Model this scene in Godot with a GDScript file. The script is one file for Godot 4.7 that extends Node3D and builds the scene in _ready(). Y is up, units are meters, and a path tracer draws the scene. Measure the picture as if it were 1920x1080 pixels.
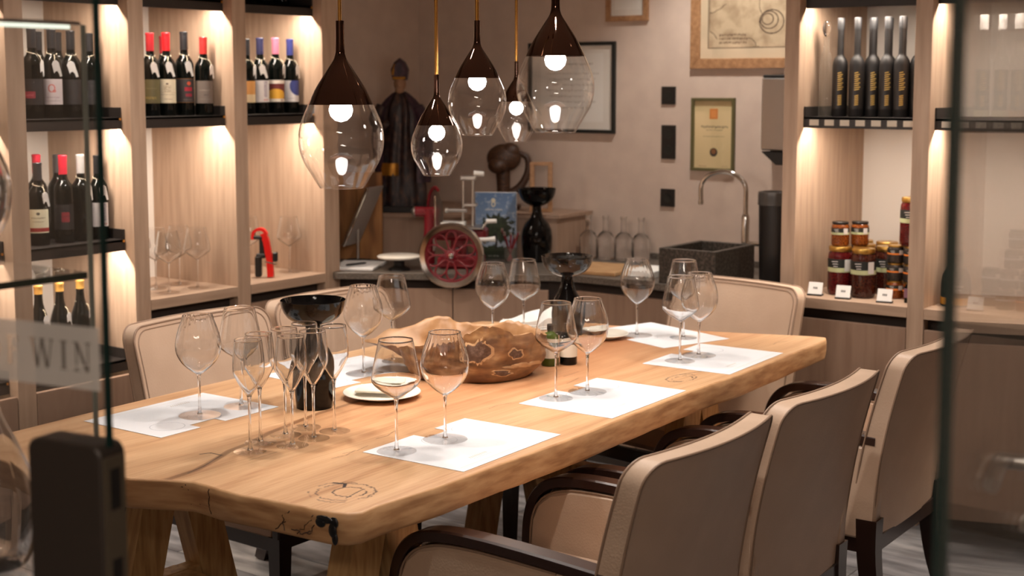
extends Node3D

# A tasting room: slab table with glasses, leather armchairs, lit wine shelves.
# Axes: -z runs along the table towards the kitchen counter, +x runs along the jar shelves; metres.

const EYE := Vector3(0.0, 1.63, 0.0)
const TOP := 0.76          # table top
const LEDGE := 0.82        # counter and shelf board height

var M := {}
var taken := {}
var cache := {}
var rng := RandomNumberGenerator.new()


func _ready() -> void:
	rng.seed = 7
	# ---- camera: 50 mm lens, lowered principal point (the photograph is cropped from the top)
	var cam := Camera3D.new()
	cam.name = "camera"
	var at := CameraAttributesPhysical.new()
	at.frustum_focal_length = 57.5
	at.frustum_focus_distance = 3.45
	at.frustum_near = 0.05
	at.frustum_far = 60.0
	at.exposure_aperture = 4.6
	cam.attributes = at
	add_child(cam)
	cam.position = EYE
	cam.rotation = Vector3(-deg_to_rad(6.136), deg_to_rad(36.306), 0.0)
	cam.set_frustum(0.05 * 1080.0 / 2586.0, Vector2(0.0, -0.05 * 100.0 / 2586.0), 0.05, 60.0)
	cam.current = true
	# ---- environment: a closed room, no daylight
	var we := WorldEnvironment.new()
	we.name = "environment"
	var env := Environment.new()
	env.background_mode = Environment.BG_COLOR
	env.background_color = Color(0.02, 0.02, 0.022)
	env.tonemap_mode = Environment.TONE_MAPPER_LINEAR
	env.tonemap_exposure = EXPOSURE
	env.sdfgi_enabled = true
	env.ssao_enabled = true
	env.ssil_enabled = true
	we.environment = env
	add_child(we)
	# ---- ceiling spots: position, aim, energy, half angle, warm colour
	for s in SPOTS:
		spot_lamp(s[0], s[1], s[2], s[3], s[4])
	fill_panel(Vector3(0.3, 2.74, 0.9), Vector2(1.2, 0.6), 4.4)  # added fill panel behind the camera, brightens the lock case and frosted band
	# ---- then the place
	materials()
	room()
	wine_shelves()
	jar_shelves()
	kitchen()
	kitchen_things()
	dining_table()
	chairs()
	table_things()
	pendants()
	glass_front()
	wine_bottles()
	shelf_glasses()
	jar_goods()


const EXPOSURE := 1.0
const SPOTS := [
	[Vector3(-2.75, 2.74, -2.25), Vector3(-2.55, 0.76, -2.45), 1.7, 36.0, 0],
	[Vector3(-2.0, 2.74, -2.95), Vector3(-2.1, 0.76, -2.85), 1.4, 34.0, 1],
	[Vector3(-2.9, 2.74, -3.75), Vector3(-2.8, 0.76, -3.75), 1.5, 34.0, 2],
	[Vector3(-2.0, 2.74, -4.25), Vector3(-2.1, 0.76, -4.15), 1.4, 34.0, 3],
	[Vector3(-1.15, 2.74, -2.1), Vector3(-1.3, 0.7, -2.7), 2.6, 36.0, 4],
	[Vector3(-2.75, 2.74, -5.0), Vector3(-2.85, 1.0, -5.4), 2.3, 46.0, 5],
	[Vector3(-3.0, 2.74, -3.1), Vector3(-3.6, 0.5, -3.1), 1.8, 48.0, 6],
	[Vector3(-1.2, 2.74, -3.9), Vector3(-1.5, 0.5, -4.2), 1.6, 48.0, 7],
]

# ---------------------------------------------------------------- bookkeeping

func numbered(called: String) -> String:
	if not taken.has(called):
		taken[called] = 0
		return called
	taken[called] += 1
	return "%s_%03d" % [called, taken[called]]


func tag(o: Node, label := "", category := "", group := "", kind := "") -> Node:
	if label != "": o.set_meta("label", label)
	if category != "": o.set_meta("category", category)
	if group != "": o.set_meta("group", group)
	if kind != "": o.set_meta("kind", kind)
	return o


func thing(called: String, label: String, category: String, at := Vector3.ZERO, turn := 0.0, group := "") -> Node3D:
	var o := Node3D.new()
	o.name = numbered(called)
	add_child(o)
	o.position = at
	o.rotation.y = turn
	tag(o, label, category, group)
	return o


func mi(called: String, mesh: Mesh, m: Material, parent: Node) -> MeshInstance3D:
	var o := MeshInstance3D.new()
	var n := called
	var k := 0
	while parent.has_node(n):
		k += 1
		n = "%s_%03d" % [called, k]
	o.name = n
	o.mesh = mesh
	o.material_override = m
	parent.add_child(o)
	return o


func part(called: String, mesh: Mesh, m: Material, parent: Node, at := Vector3.ZERO, rot := Vector3.ZERO) -> MeshInstance3D:
	var o := mi(called, mesh, m, parent)
	o.position = at
	o.rotation = rot
	return o


func solo(called: String, label: String, category: String, mesh: Mesh, m: Material, at := Vector3.ZERO, turn := 0.0, group := "") -> MeshInstance3D:
	var o := MeshInstance3D.new()
	o.name = numbered(called)
	o.mesh = mesh
	o.material_override = m
	add_child(o)
	o.position = at
	o.rotation.y = turn
	tag(o, label, category, group)
	return o


func struct(called: String, mesh: Mesh, m: Material, at := Vector3.ZERO, label := "") -> MeshInstance3D:
	var o := MeshInstance3D.new()
	o.name = numbered(called)
	o.mesh = mesh
	o.material_override = m
	add_child(o)
	o.position = at
	tag(o, label, "", "", "structure")
	return o


func dup(src: Node3D, at: Vector3, turn: float, label: String, called := "") -> Node3D:
	var r: Node3D = src.duplicate()
	r.name = numbered(called if called != "" else String(src.name).rstrip("0123456789").rstrip("_"))
	add_child(r)
	r.position = at
	r.rotation.y = turn
	if label != "": r.set_meta("label", label)
	return r


func c(r: float, g: float, b: float, a := 1.0) -> Color:
	return Color(r / 255.0, g / 255.0, b / 255.0, a)

# ---------------------------------------------------------------- mesh building

class Build extends RefCounted:
	var st := SurfaceTool.new()
	var xf := Transform3D.IDENTITY
	var group := 0

	func _init() -> void:
		st.begin(Mesh.PRIMITIVE_TRIANGLES)

	func smooth(g: int) -> void:
		group = g
		st.set_smooth_group(g)

	func tri(a: Vector3, b: Vector3, d: Vector3, ua := Vector2.ZERO, ub := Vector2.ZERO, ud := Vector2.ZERO) -> void:
		if (b - a).cross(d - a).length_squared() < 1e-18:
			return
		st.set_uv(ua); st.add_vertex(xf * a)
		st.set_uv(ub); st.add_vertex(xf * b)
		st.set_uv(ud); st.add_vertex(xf * d)

	func quad(a: Vector3, b: Vector3, d: Vector3, e: Vector3, ua := Vector2.ZERO, ub := Vector2.ZERO, ud := Vector2.ZERO, ue := Vector2.ZERO) -> void:
		tri(a, b, d, ua, ub, ud)
		tri(a, d, e, ua, ud, ue)

	# triangle / quad whose front faces towards `out`
	func otri(a: Vector3, b: Vector3, d: Vector3, out: Vector3) -> void:
		if (a - d).cross(a - b).dot(out) < 0.0: tri(a, d, b)
		else: tri(a, b, d)

	func oquad(a: Vector3, b: Vector3, d: Vector3, e: Vector3, out: Vector3) -> void:
		if (a - d).cross(a - b).dot(out) < 0.0: quad(a, e, d, b)
		else: quad(a, b, d, e)

	func box(mid: Vector3, size: Vector3, bev := 0.002) -> void:
		smooth(-1)
		var h := size / 2.0
		var b: float = minf(bev, minf(h.x, minf(h.y, h.z)) * 0.45)
		var P := func(s: Vector3, ax: int) -> Vector3:
			var q := Vector3(h.x - b, h.y - b, h.z - b)
			q[ax] = h[ax]
			return mid + q * s
		for ax in 3:
			var u := (ax + 1) % 3
			var v := (ax + 2) % 3
			for sg in [-1.0, 1.0]:
				var r := []
				for k in [[-1, -1], [-1, 1], [1, 1], [1, -1]]:
					var s := Vector3.ZERO
					s[ax] = sg; s[u] = k[0]; s[v] = k[1]
					r.append(P.call(s, ax))
				var out := Vector3.ZERO
				out[ax] = sg
				oquad(r[0], r[1], r[2], r[3], out)
			for su in [-1.0, 1.0]:
				for sv in [-1.0, 1.0]:
					var s0 := Vector3.ZERO
					s0[ax] = -1; s0[u] = su; s0[v] = sv
					var s1 := s0
					s1[ax] = 1
					var out2 := Vector3.ZERO
					out2[u] = su; out2[v] = sv
					oquad(P.call(s0, u), P.call(s1, u), P.call(s1, v), P.call(s0, v), out2)
		for sx in [-1.0, 1.0]:
			for sy in [-1.0, 1.0]:
				for sz in [-1.0, 1.0]:
					var s2 := Vector3(sx, sy, sz)
					otri(P.call(s2, 0), P.call(s2, 1), P.call(s2, 2), s2)

	# profile (r, y), listed upwards along the outside; ribs: optic waves round the wall, of amp between y0 and y1
	func lathe(prof: Array, seg := 32, ribs := 0, amp := 0.0, y0 := 0.0, y1 := 0.0, crease := 38.0) -> void:
		var g := 1
		smooth(g)
		var n := prof.size()
		for i in n - 1:
			var p: Vector2 = prof[i]
			var q: Vector2 = prof[i + 1]
			if i > 0:
				var before: Vector2 = p - prof[i - 1]
				if absf(before.angle_to(q - p)) > deg_to_rad(crease):
					g += 1
					smooth(g)
			for k in seg:
				var a0 := TAU * k / seg
				var a1 := TAU * (k + 1) / seg
				var w0 := 0.0
				var w1 := 0.0
				if ribs > 0:
					w0 = amp * cos(ribs * a0)
					w1 = amp * cos(ribs * a1)
				var fp := 0.0
				var fq := 0.0
				if ribs > 0:
					fp = smoothstep(y0, y1, p.y)
					fq = smoothstep(y0, y1, q.y)
				var r00 := p.x + (w0 * fp if p.x > 0.0 else 0.0)
				var r01 := p.x + (w1 * fp if p.x > 0.0 else 0.0)
				var r10 := q.x + (w0 * fq if q.x > 0.0 else 0.0)
				var r11 := q.x + (w1 * fq if q.x > 0.0 else 0.0)
				var e0 := Vector3(cos(a0), 0, sin(a0))
				var e1 := Vector3(cos(a1), 0, sin(a1))
				var yp := Vector3(0, p.y, 0)
				var yq := Vector3(0, q.y, 0)
				var u0 := 1.0 - float(k) / seg
				var u1 := 1.0 - float(k + 1) / seg
				var vp := 1.0 - float(i) / (n - 1)
				var vq := 1.0 - float(i + 1) / (n - 1)
				quad(e1 * r01 + yp, e1 * r11 + yq, e0 * r10 + yq, e0 * r00 + yp, Vector2(u1, vp), Vector2(u1, vq), Vector2(u0, vq), Vector2(u0, vp))

	func tube(pts: Array, rad, seg := 10, cap := true) -> void:
		smooth(1)
		var rings := []
		var t0: Vector3 = (pts[1] - pts[0]).normalized()
		var nx := t0.cross(Vector3.UP)
		if nx.length() < 0.1: nx = t0.cross(Vector3.RIGHT)
		nx = nx.normalized()
		for i in pts.size():
			var t: Vector3
			if i == 0: t = t0
			elif i == pts.size() - 1: t = (pts[i] - pts[i - 1]).normalized()
			else: t = (pts[i + 1] - pts[i - 1]).normalized()
			nx = (nx - t * nx.dot(t)).normalized()
			var ny := t.cross(nx)
			var r: float = rad[i] if rad is Array else rad
			var ring := []
			for k in seg:
				var a := TAU * k / seg
				ring.append(pts[i] + (nx * cos(a) + ny * sin(a)) * r)
			rings.append(ring)
		for i in pts.size() - 1:
			for k in seg:
				var k1 := (k + 1) % seg
				var out: Vector3 = rings[i][k] + rings[i][k1] - pts[i] * 2.0
				oquad(rings[i][k], rings[i + 1][k], rings[i + 1][k1], rings[i][k1], out)
		if cap:
			smooth(-1)
			for e in [0, pts.size() - 1]:
				var out2: Vector3 = -t0 if e == 0 else (pts[e] - pts[e - 1])
				for k in seg:
					otri(pts[e], rings[e][k], rings[e][(k + 1) % seg], out2)

	# section (x along side, y along side x tangent) swept along pts
	func sweep(pts: Array, section: Array, side: Vector3, scales: Array = []) -> void:
		var rings := []
		for i in pts.size():
			var t: Vector3
			if i == 0: t = pts[1] - pts[0]
			elif i == pts.size() - 1: t = pts[i] - pts[i - 1]
			else: t = (pts[i + 1] - pts[i]).normalized() + (pts[i] - pts[i - 1]).normalized()
			t = t.normalized()
			var nn := side.cross(t).normalized()
			var sc: Vector2 = scales[i] if scales.size() else Vector2.ONE
			var ring := []
			for s in section:
				ring.append(pts[i] + side * (s.x * sc.x) + nn * (s.y * sc.y))
			rings.append(ring)
		var m := section.size()
		for i in pts.size() - 1:
			for k in m:
				smooth(k + 1)
				var k1 := (k + 1) % m
				var out: Vector3 = rings[i][k] + rings[i][k1] - pts[i] * 2.0
				oquad(rings[i][k], rings[i + 1][k], rings[i + 1][k1], rings[i][k1], out)
		smooth(-1)
		for e in [0, pts.size() - 1]:
			var out2: Vector3 = (pts[0] - pts[1]) if e == 0 else (pts[e] - pts[e - 1])
			for k in m:
				otri(pts[e], rings[e][k], rings[e][(k + 1) % m], out2)

	# polygon in the plane across `axis` (0: (z,y), 1: (x,z), 2: (x,y)) extruded from h0 to h1, ends bevelled
	func prism(poly: PackedVector2Array, h0: float, h1: float, axis := 1, bev := 0.0, soft := false) -> void:
		var n := poly.size()
		var area := 0.0
		for i in n:
			area += poly[i].cross(poly[(i + 1) % n])
		var sg := 1.0 if area > 0.0 else -1.0
		var inset := PackedVector2Array()
		for i in n:
			var d0 := (poly[i] - poly[(i + n - 1) % n]).normalized()
			var d1 := (poly[(i + 1) % n] - poly[i]).normalized()
			var m := Vector2(-d0.y - d1.y, d0.x + d1.x)
			m = m / maxf(0.6, m.length_squared() / 2.0) * sg
			inset.append(poly[i] + m * bev)
		var P := func(q: Vector2, h: float) -> Vector3:
			if axis == 0: return Vector3(h, q.y, q.x)
			if axis == 1: return Vector3(q.x, h, q.y)
			return Vector3(q.x, q.y, h)
		var up: Vector3 = P.call(Vector2.ZERO, 1.0)
		var idx := Geometry2D.triangulate_polygon(inset if bev > 0.0 else poly)
		smooth(-1)
		for i in range(0, idx.size(), 3):
			for h in [[h0, -1.0], [h1, 1.0]]:
				var src: PackedVector2Array = inset if bev > 0.0 else poly
				otri(P.call(src[idx[i]], h[0]), P.call(src[idx[i + 1]], h[0]), P.call(src[idx[i + 2]], h[0]), up * h[1])
		for i in n:
			var i1 := (i + 1) % n
			var d := (poly[i1] - poly[i]).normalized()
			var out: Vector3 = P.call(Vector2(d.y, -d.x) * sg, 0.0)
			if soft: smooth(2)
			oquad(P.call(poly[i], h0 + bev), P.call(poly[i1], h0 + bev), P.call(poly[i1], h1 - bev), P.call(poly[i], h1 - bev), out)
			if bev > 0.0:
				if soft: smooth(3)
				oquad(P.call(poly[i], h1 - bev), P.call(poly[i1], h1 - bev), P.call(inset[i1], h1), P.call(inset[i], h1), out + up * 0.7)
				if soft: smooth(4)
				oquad(P.call(poly[i], h0 + bev), P.call(poly[i1], h0 + bev), P.call(inset[i1], h0), P.call(inset[i], h0), out - up * 0.7)

	func ball(mid: Vector3, r: Vector3, seg := 16, rings := 10) -> void:
		smooth(1)
		for i in rings:
			var a0 := PI * i / rings
			var a1 := PI * (i + 1) / rings
			for k in seg:
				var b0 := TAU * k / seg
				var b1 := TAU * (k + 1) / seg
				var S := func(a: float, b: float) -> Vector3: return Vector3(sin(a) * cos(b), -cos(a), sin(a) * sin(b))
				oquad(mid + S.call(a0, b0) * r, mid + S.call(a1, b0) * r, mid + S.call(a1, b1) * r, mid + S.call(a0, b1) * r, S.call((a0 + a1) / 2, (b0 + b1) / 2))

	func done(uv2 := false) -> ArrayMesh:
		st.generate_normals()
		st.index()
		return st.commit()


func box_mesh(size: Vector3, bev := 0.002, mid := Vector3.ZERO) -> ArrayMesh:
	var key := "box%v%f%v" % [size, bev, mid]
	if not cache.has(key):
		var b := Build.new()
		b.box(mid, size, bev)
		cache[key] = b.done()
	return cache[key]


func lathe_mesh(prof: Array, seg := 32) -> ArrayMesh:
	var b := Build.new()
	b.lathe(prof, seg)
	return b.done()


func tube_mesh(pts: Array, r, seg := 10) -> ArrayMesh:
	var b := Build.new()
	b.tube(pts, r, seg)
	return b.done()


func rod_mesh(r: float, h: float, seg := 16, bev := 0.001) -> ArrayMesh:
	return lathe_mesh([Vector2(0, 0), Vector2(r - bev, 0), Vector2(r, bev), Vector2(r, h - bev), Vector2(r - bev, h), Vector2(0, h)], seg)


func curve(pts: Array, steps := 6) -> Array:
	var out := []
	for i in pts.size() - 1:
		var p0 = pts[maxi(i - 1, 0)]
		var p1 = pts[i]
		var p2 = pts[i + 1]
		var p3 = pts[mini(i + 2, pts.size() - 1)]
		for k in steps:
			var t := float(k) / steps
			out.append(0.5 * (2.0 * p1 + (p2 - p0) * t + (2.0 * p0 - 5.0 * p1 + 4.0 * p2 - p3) * t * t + (3.0 * p1 - p0 - 3.0 * p2 + p3) * t * t * t))
	out.append(pts[-1])
	return out


func rounded(hw: float, hh: float, r: float, k := 5) -> PackedVector2Array:
	var p := PackedVector2Array()
	for q in 4:
		var mid: Vector2 = Vector2(hw - r, hh - r) * [Vector2(1, 1), Vector2(-1, 1), Vector2(-1, -1), Vector2(1, -1)][q]
		for i in k + 1:
			p.append(mid + Vector2.from_angle(PI / 2 * (q + float(i) / k)) * r)
	return p

# ---------------------------------------------------------------- materials

func plain(name_: String, col: Color, rough := 0.6, metal := 0.0) -> StandardMaterial3D:
	var m := StandardMaterial3D.new()
	m.resource_name = name_
	m.albedo_color = col
	m.roughness = rough
	m.metallic = metal
	M[name_] = m
	return m


func noise_tex(sd: int, freq: float, oct: int, cols: Array, offs: Array, w := 256, h := 256, kind := FastNoiseLite.TYPE_SIMPLEX_SMOOTH) -> NoiseTexture2D:
	var n := FastNoiseLite.new()
	n.seed = sd
	n.noise_type = kind
	n.frequency = freq
	n.fractal_octaves = oct
	var g := Gradient.new()
	g.colors = PackedColorArray(cols)
	g.offsets = PackedFloat32Array(offs)
	var t := NoiseTexture2D.new()
	t.width = w
	t.height = h
	t.seamless = true
	t.noise = n
	t.color_ramp = g
	return t


func grained(name_: String, tex: Texture2D, scale_: Vector3, rough := 0.55, world := true) -> StandardMaterial3D:
	var m := plain(name_, Color.WHITE, rough)
	m.albedo_texture = tex
	m.uv1_triplanar = true
	m.uv1_world_triplanar = world
	m.uv1_scale = scale_
	return m


func glass(name_: String, col: Color, alpha := 0.02, rough := 0.0) -> StandardMaterial3D:
	var m := plain(name_, Color(col.r, col.g, col.b, alpha), rough)
	m.transparency = BaseMaterial3D.TRANSPARENCY_ALPHA
	m.cull_mode = BaseMaterial3D.CULL_DISABLED
	return m


func solid_glass(name_: String, col: Color) -> StandardMaterial3D:
	var m := plain(name_, Color(col.r, col.g, col.b, 0.0), 0.0)
	m.transparency = BaseMaterial3D.TRANSPARENCY_ALPHA
	m.refraction_enabled = true
	m.refraction_scale = 0.05
	return m


func glow(name_: String, col: Color, energy: float) -> StandardMaterial3D:
	var m := plain(name_, Color(0.9, 0.9, 0.9), 0.5)
	m.emission_enabled = true
	m.emission = col
	m.emission_energy_multiplier = energy
	return m


func tex_mat(name_: String, im: Image, rough := 0.7) -> StandardMaterial3D:
	var m := plain(name_, Color.WHITE, rough)
	m.albedo_texture = ImageTexture.create_from_image(im)
	m.texture_repeat = false
	return m


func materials() -> void:
	# walls, floor
	grained("wall_paint", noise_tex(3, 0.02, 4, [c(198, 178, 163), c(206, 186, 170)], [0.2, 0.8]), Vector3(1.2, 1.2, 1.2), 0.85)
	plain("ceiling_paint", c(225, 220, 214), 0.9)
	var ft := noise_tex(11, 0.012, 5, [c(92, 90, 90), c(118, 116, 115), c(140, 137, 135)], [0.2, 0.5, 0.8], 512, 512)
	for k in 3:
		var fm := grained("floor_%d" % k, ft, Vector3(0.5, 2.2, 2.2), 0.42, true)
		fm.albedo_color = [Color(0.95, 0.95, 0.96), Color(0.86, 0.86, 0.88), Color(1, 1, 1)][k]
		fm.uv1_offset = Vector3(0.37 * k, 0.2 * k, 0.61 * k)
	plain("floor_joint", c(52, 51, 52), 0.8)
	# shelving veneer: pale greyed oak, upright grain
	var vt := noise_tex(21, 0.02, 5, [c(172, 145, 123), c(181, 154, 131), c(188, 161, 138)], [0.2, 0.5, 0.85], 512, 512)
	grained("veneer", vt, Vector3(2.6, 0.22, 2.6), 0.5)
	grained("veneer_flat", vt, Vector3(0.22, 2.6, 2.6), 0.5)
	grained("veneer_deep", vt, Vector3(2.6, 2.6, 0.22), 0.5)
	var vd := noise_tex(22, 0.02, 5, [c(145, 117, 97), c(152, 124, 104), c(158, 130, 109)], [0.2, 0.5, 0.85], 512, 512)
	grained("veneer_door", vd, Vector3(2.6, 0.22, 2.6), 0.5)
	plain("shelf_back", c(236, 229, 220), 0.7)
	plain("tray_metal", c(42, 36, 33), 0.5, 0.1)
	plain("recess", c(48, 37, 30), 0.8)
	plain("brass_pin", c(220, 160, 80), 0.3, 1.0)
	glow("strip_light", Color(1.0, 0.9, 0.78), 6.0)
	glow("lamp_disc", Color(1.0, 0.9, 0.78), 8.0)
	glow("panel_light", Color(1.0, 0.95, 0.9), 2.0)
	glow("bulb", Color(1.0, 0.97, 0.95), 14.0)
	glow("case_streak_glow", Color(0.95, 1.0, 0.92), 1.2)
	plain("white_plastic", c(226, 224, 218), 0.45)
	plain("black_plastic", c(24, 22, 21), 0.45)
	# kitchen
	grained("granite", noise_tex(31, 0.08, 4, [c(48, 42, 36), c(70, 62, 54), c(92, 83, 73)], [0.25, 0.55, 0.85]), Vector3(3, 3, 3), 0.5)
	grained("counter_stone", noise_tex(32, 0.1, 4, [c(82, 74, 66), c(103, 94, 85), c(122, 113, 103)], [0.25, 0.55, 0.85]), Vector3(3, 3, 3), 0.42)
	plain("steel", c(206, 203, 198), 0.3, 1.0)
	plain("brushed_steel", c(178, 174, 170), 0.32, 1.0)
	plain("chrome", c(220, 218, 214), 0.08, 1.0)
	var red := plain("red_enamel", c(120, 8, 26), 0.2)
	red.clearcoat_enabled = true
	red.clearcoat = 0.6
	plain("cutter_red", c(222, 24, 22), 0.3)
	plain("bag_film", c(70, 66, 62), 0.25)
	grained("plank_wood", noise_tex(41, 0.018, 4, [c(110, 70, 32), c(150, 100, 52), c(172, 122, 70)], [0.15, 0.5, 0.85]), Vector3(3.5, 0.5, 3.5), 0.55)
	grained("frame_wood", noise_tex(42, 0.03, 4, [c(146, 106, 72), c(172, 130, 92)], [0.2, 0.8]), Vector3(4, 4, 4), 0.5)
	grained("board_wood", noise_tex(43, 0.03, 4, [c(170, 130, 88), c(196, 157, 112)], [0.2, 0.8]), Vector3(1, 4, 6), 0.55)
	plain("frame_black", c(22, 27, 26), 0.4)
	plain("frame_olive", c(92, 86, 52), 0.45)
	plain("mount_paper", c(222, 214, 200), 0.8)
	plain("cream", c(228, 221, 204), 0.5)
	plain("linen", c(240, 238, 232), 0.85)
	plain("paper", c(244, 243, 240), 0.7)
	plain("porcelain", c(238, 232, 218), 0.25)
	grained("statue_robe", noise_tex(51, 0.05, 4, [c(22, 16, 20), c(58, 38, 36), c(96, 64, 42)], [0.25, 0.6, 0.9]), Vector3(3, 1.5, 3), 0.5, false)
	grained("statue_mantle", noise_tex(52, 0.05, 3, [c(34, 22, 34), c(74, 46, 58)], [0.2, 0.8]), Vector3(3, 2, 3), 0.5, false)
	plain("statue_gold", c(176, 122, 44), 0.4, 0.7)
	plain("statue_skin", c(150, 112, 84), 0.6)
	plain("horn", c(62, 38, 24), 0.45)
	grained("carved_wood", noise_tex(53, 0.06, 4, [c(44, 26, 16), c(92, 58, 34)], [0.2, 0.8]), Vector3(5, 5, 5), 0.5, false)
	# table
	grained("oak_leg", noise_tex(61, 0.02, 5, [c(166, 130, 84), c(190, 152, 102), c(204, 168, 118)], [0.15, 0.5, 0.85], 512, 512), Vector3(4, 0.5, 4), 0.55)
	grained("oak_edge", noise_tex(62, 0.016, 5, [c(165, 120, 80), c(190, 146, 102), c(204, 162, 118)], [0.15, 0.5, 0.85], 512, 512), Vector3(0.9, 5, 0.9), 0.5)
	plain("resin", c(22, 22, 24), 0.35)
	plain("crack", c(66, 44, 30), 0.8)
	plain("case_edge", c(142, 152, 144), 0.3)
	# root wood bowl: pale sapwood streaks in brown teak
	var rt := noise_tex(71, 0.014, 5, [c(70, 44, 24), c(118, 80, 48), c(146, 106, 68), c(182, 144, 102)], [0.12, 0.42, 0.68, 0.9], 512, 512)
	grained("root_wood", rt, Vector3(1.1, 3.6, 1.6), 0.4, false)
	grained("root_inside", noise_tex(72, 0.012, 4, [c(150, 110, 72), c(178, 138, 98)], [0.2, 0.8], 512, 512), Vector3(1.2, 3.0, 1.6), 0.45, false)
	grained("root_halo", noise_tex(74, 0.03, 3, [c(176, 138, 98), c(206, 172, 132)], [0.2, 0.8]), Vector3(3, 5, 3), 0.5, false)
	grained("root_pit", noise_tex(73, 0.05, 3, [c(72, 48, 34), c(120, 96, 82)], [0.2, 0.8]), Vector3(5, 5, 5), 0.7, false)
	# chairs
	var lt := grained("leather", noise_tex(81, 0.01, 3, [c(190, 163, 140), c(198, 171, 148)], [0.2, 0.8]), Vector3(2, 2, 2), 0.42, false)
	lt.normal_enabled = true
	var ln := noise_tex(82, 0.16, 2, [Color.BLACK, Color.WHITE], [0.0, 1.0], 512, 512, FastNoiseLite.TYPE_CELLULAR)
	ln.color_ramp = null
	ln.as_normal_map = true
	ln.bump_strength = 3.0
	lt.normal_texture = ln
	lt.normal_scale = 0.12
	plain("piping", c(146, 120, 100), 0.5)
	var dw := plain("dark_wood", c(46, 27, 21), 0.32)
	dw.clearcoat_enabled = true
	dw.clearcoat = 0.5
	dw.clearcoat_roughness = 0.15
	# glass
	solid_glass("clear_glass", Color(0.98, 0.98, 0.98))
	glass("sheet_glass", Color(0.9, 0.92, 0.92), 0.0)
	glass("lamp_glass", Color(0.9, 0.9, 0.9), 0.0)
	glass("jug_glass", Color(0.62, 0.6, 0.55), 0.10)
	solid_glass("stem_glass", Color(0.98, 0.98, 0.98))
	glass("pane_glass", c(80, 84, 80), 0.05)
	glass("door_glass", c(44, 50, 46), 0.13)
	plain("glass_edge", c(24, 52, 50), 0.12)
	plain("shelf_edge_green", c(10, 44, 34), 0.1)
	glass("smoke_glass", c(14, 12, 12), 0.72)
	var bg := plain("black_glass", c(7, 6, 6), 0.08)
	bg.metallic_specular = 0.4
	var cp := plain("copper_mirror", c(96, 72, 62), 0.03, 1.0)
	plain("brass", c(206, 152, 78), 0.25, 1.0)
	plain("lock_metal", c(60, 53, 48), 0.5, 0.3)
	plain("lock_edge", c(112, 102, 86), 0.4, 0.5)
	# bottles and jars
	var wb := plain("bottle_dark", c(9, 12, 10), 0.07)
	wb.metallic_specular = 0.35
	plain("bottle_matt", c(26, 24, 24), 0.5)
	plain("bottle_cap_dark", c(38, 38, 40), 0.5)
	plain("gold_lid", c(200, 160, 84), 0.3, 0.9)
	plain("black_lid", c(30, 26, 24), 0.4, 0.2)
	plain("cork_cap", c(228, 226, 220), 0.5)
	grained("preserve_red", noise_tex(91, 0.09, 3, [c(46, 8, 12), c(92, 18, 22), c(120, 42, 24)], [0.25, 0.6, 0.9]), Vector3(6, 6, 6), 0.12)
	grained("preserve_brown", noise_tex(92, 0.09, 3, [c(36, 12, 10), c(70, 30, 22), c(96, 52, 30)], [0.25, 0.6, 0.9]), Vector3(6, 6, 6), 0.12)
	grained("preserve_nut", noise_tex(93, 0.1, 3, [c(40, 16, 8), c(150, 74, 26), c(206, 130, 50)], [0.3, 0.6, 0.9]), Vector3(9, 9, 9), 0.12)
	grained("preserve_dusk", noise_tex(94, 0.1, 3, [c(34, 30, 32), c(76, 66, 56)], [0.3, 0.8]), Vector3(9, 9, 9), 0.12)
	plain("label_black", c(24, 28, 26), 0.6)
	plain("label_pale", c(190, 196, 150), 0.6)
	plain("label_white", c(214, 210, 206), 0.6)
	plain("label_orange", c(226, 128, 48), 0.6)
	plain("label_blue_grey", c(170, 178, 186), 0.6)
	plain("label_violet", c(132, 96, 118), 0.6)
	plain("label_yellow", c(236, 168, 24), 0.6)
	plain("spirit_amber", c(190, 130, 40), 0.2)
	plain("spirit_orange", c(170, 84, 44), 0.2)
	plain("spirit_pale", c(200, 198, 150), 0.2)
	plain("card_white", c(236, 234, 230), 0.7)
	plain("ink", c(60, 58, 56), 0.7)
	plain("price_strip", c(206, 196, 180), 0.7)
	plain("string", c(206, 196, 170), 0.8)


# ---------------------------------------------------------------- computed prints

func blank(w: int, h: int, col: Color) -> Image:
	var im := Image.create(w, h, false, Image.FORMAT_RGBA8)
	im.fill(col)
	return im


func ring(im: Image, mid: Vector2, rx: float, ry: float, col: Color, wid := 1.0) -> void:
	var n := int(TAU * maxf(rx, ry) * 1.3)
	for k in n:
		var a := TAU * k / n
		dab(im, mid + Vector2(cos(a) * rx, sin(a) * ry), wid, col)


func dab(im: Image, p: Vector2, r: float, col: Color) -> void:
	for y in range(int(p.y - r), int(p.y + r) + 1):
		for x in range(int(p.x - r), int(p.x + r) + 1):
			if x >= 0 and y >= 0 and x < im.get_width() and y < im.get_height() and Vector2(x - p.x, y - p.y).length() <= r:
				im.set_pixel(x, y, im.get_pixel(x, y).lerp(Color(col.r, col.g, col.b, 1), col.a))


func stroke(im: Image, pts: Array, wid: float, col: Color) -> void:
	for i in pts.size() - 1:
		var a: Vector2 = pts[i]
		var b: Vector2 = pts[i + 1]
		var n := int((b - a).length()) + 1
		for k in n:
			dab(im, a.lerp(b, float(k) / n), wid, col)


func scribble(im: Image, x0: int, x1: int, y: int, h: int, col: Color, sd: int) -> void:
	var r := RandomNumberGenerator.new()
	r.seed = sd
	var x := x0
	while x < x1:
		var w := r.randi_range(1, 3)
		im.fill_rect(Rect2i(x, y + r.randi_range(0, maxi(1, h / 4)), w, maxi(1, h - r.randi_range(0, maxi(1, h / 3)))), col)
		x += w + r.randi_range(1, 2)

# ---------------------------------------------------------------- room shell

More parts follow.
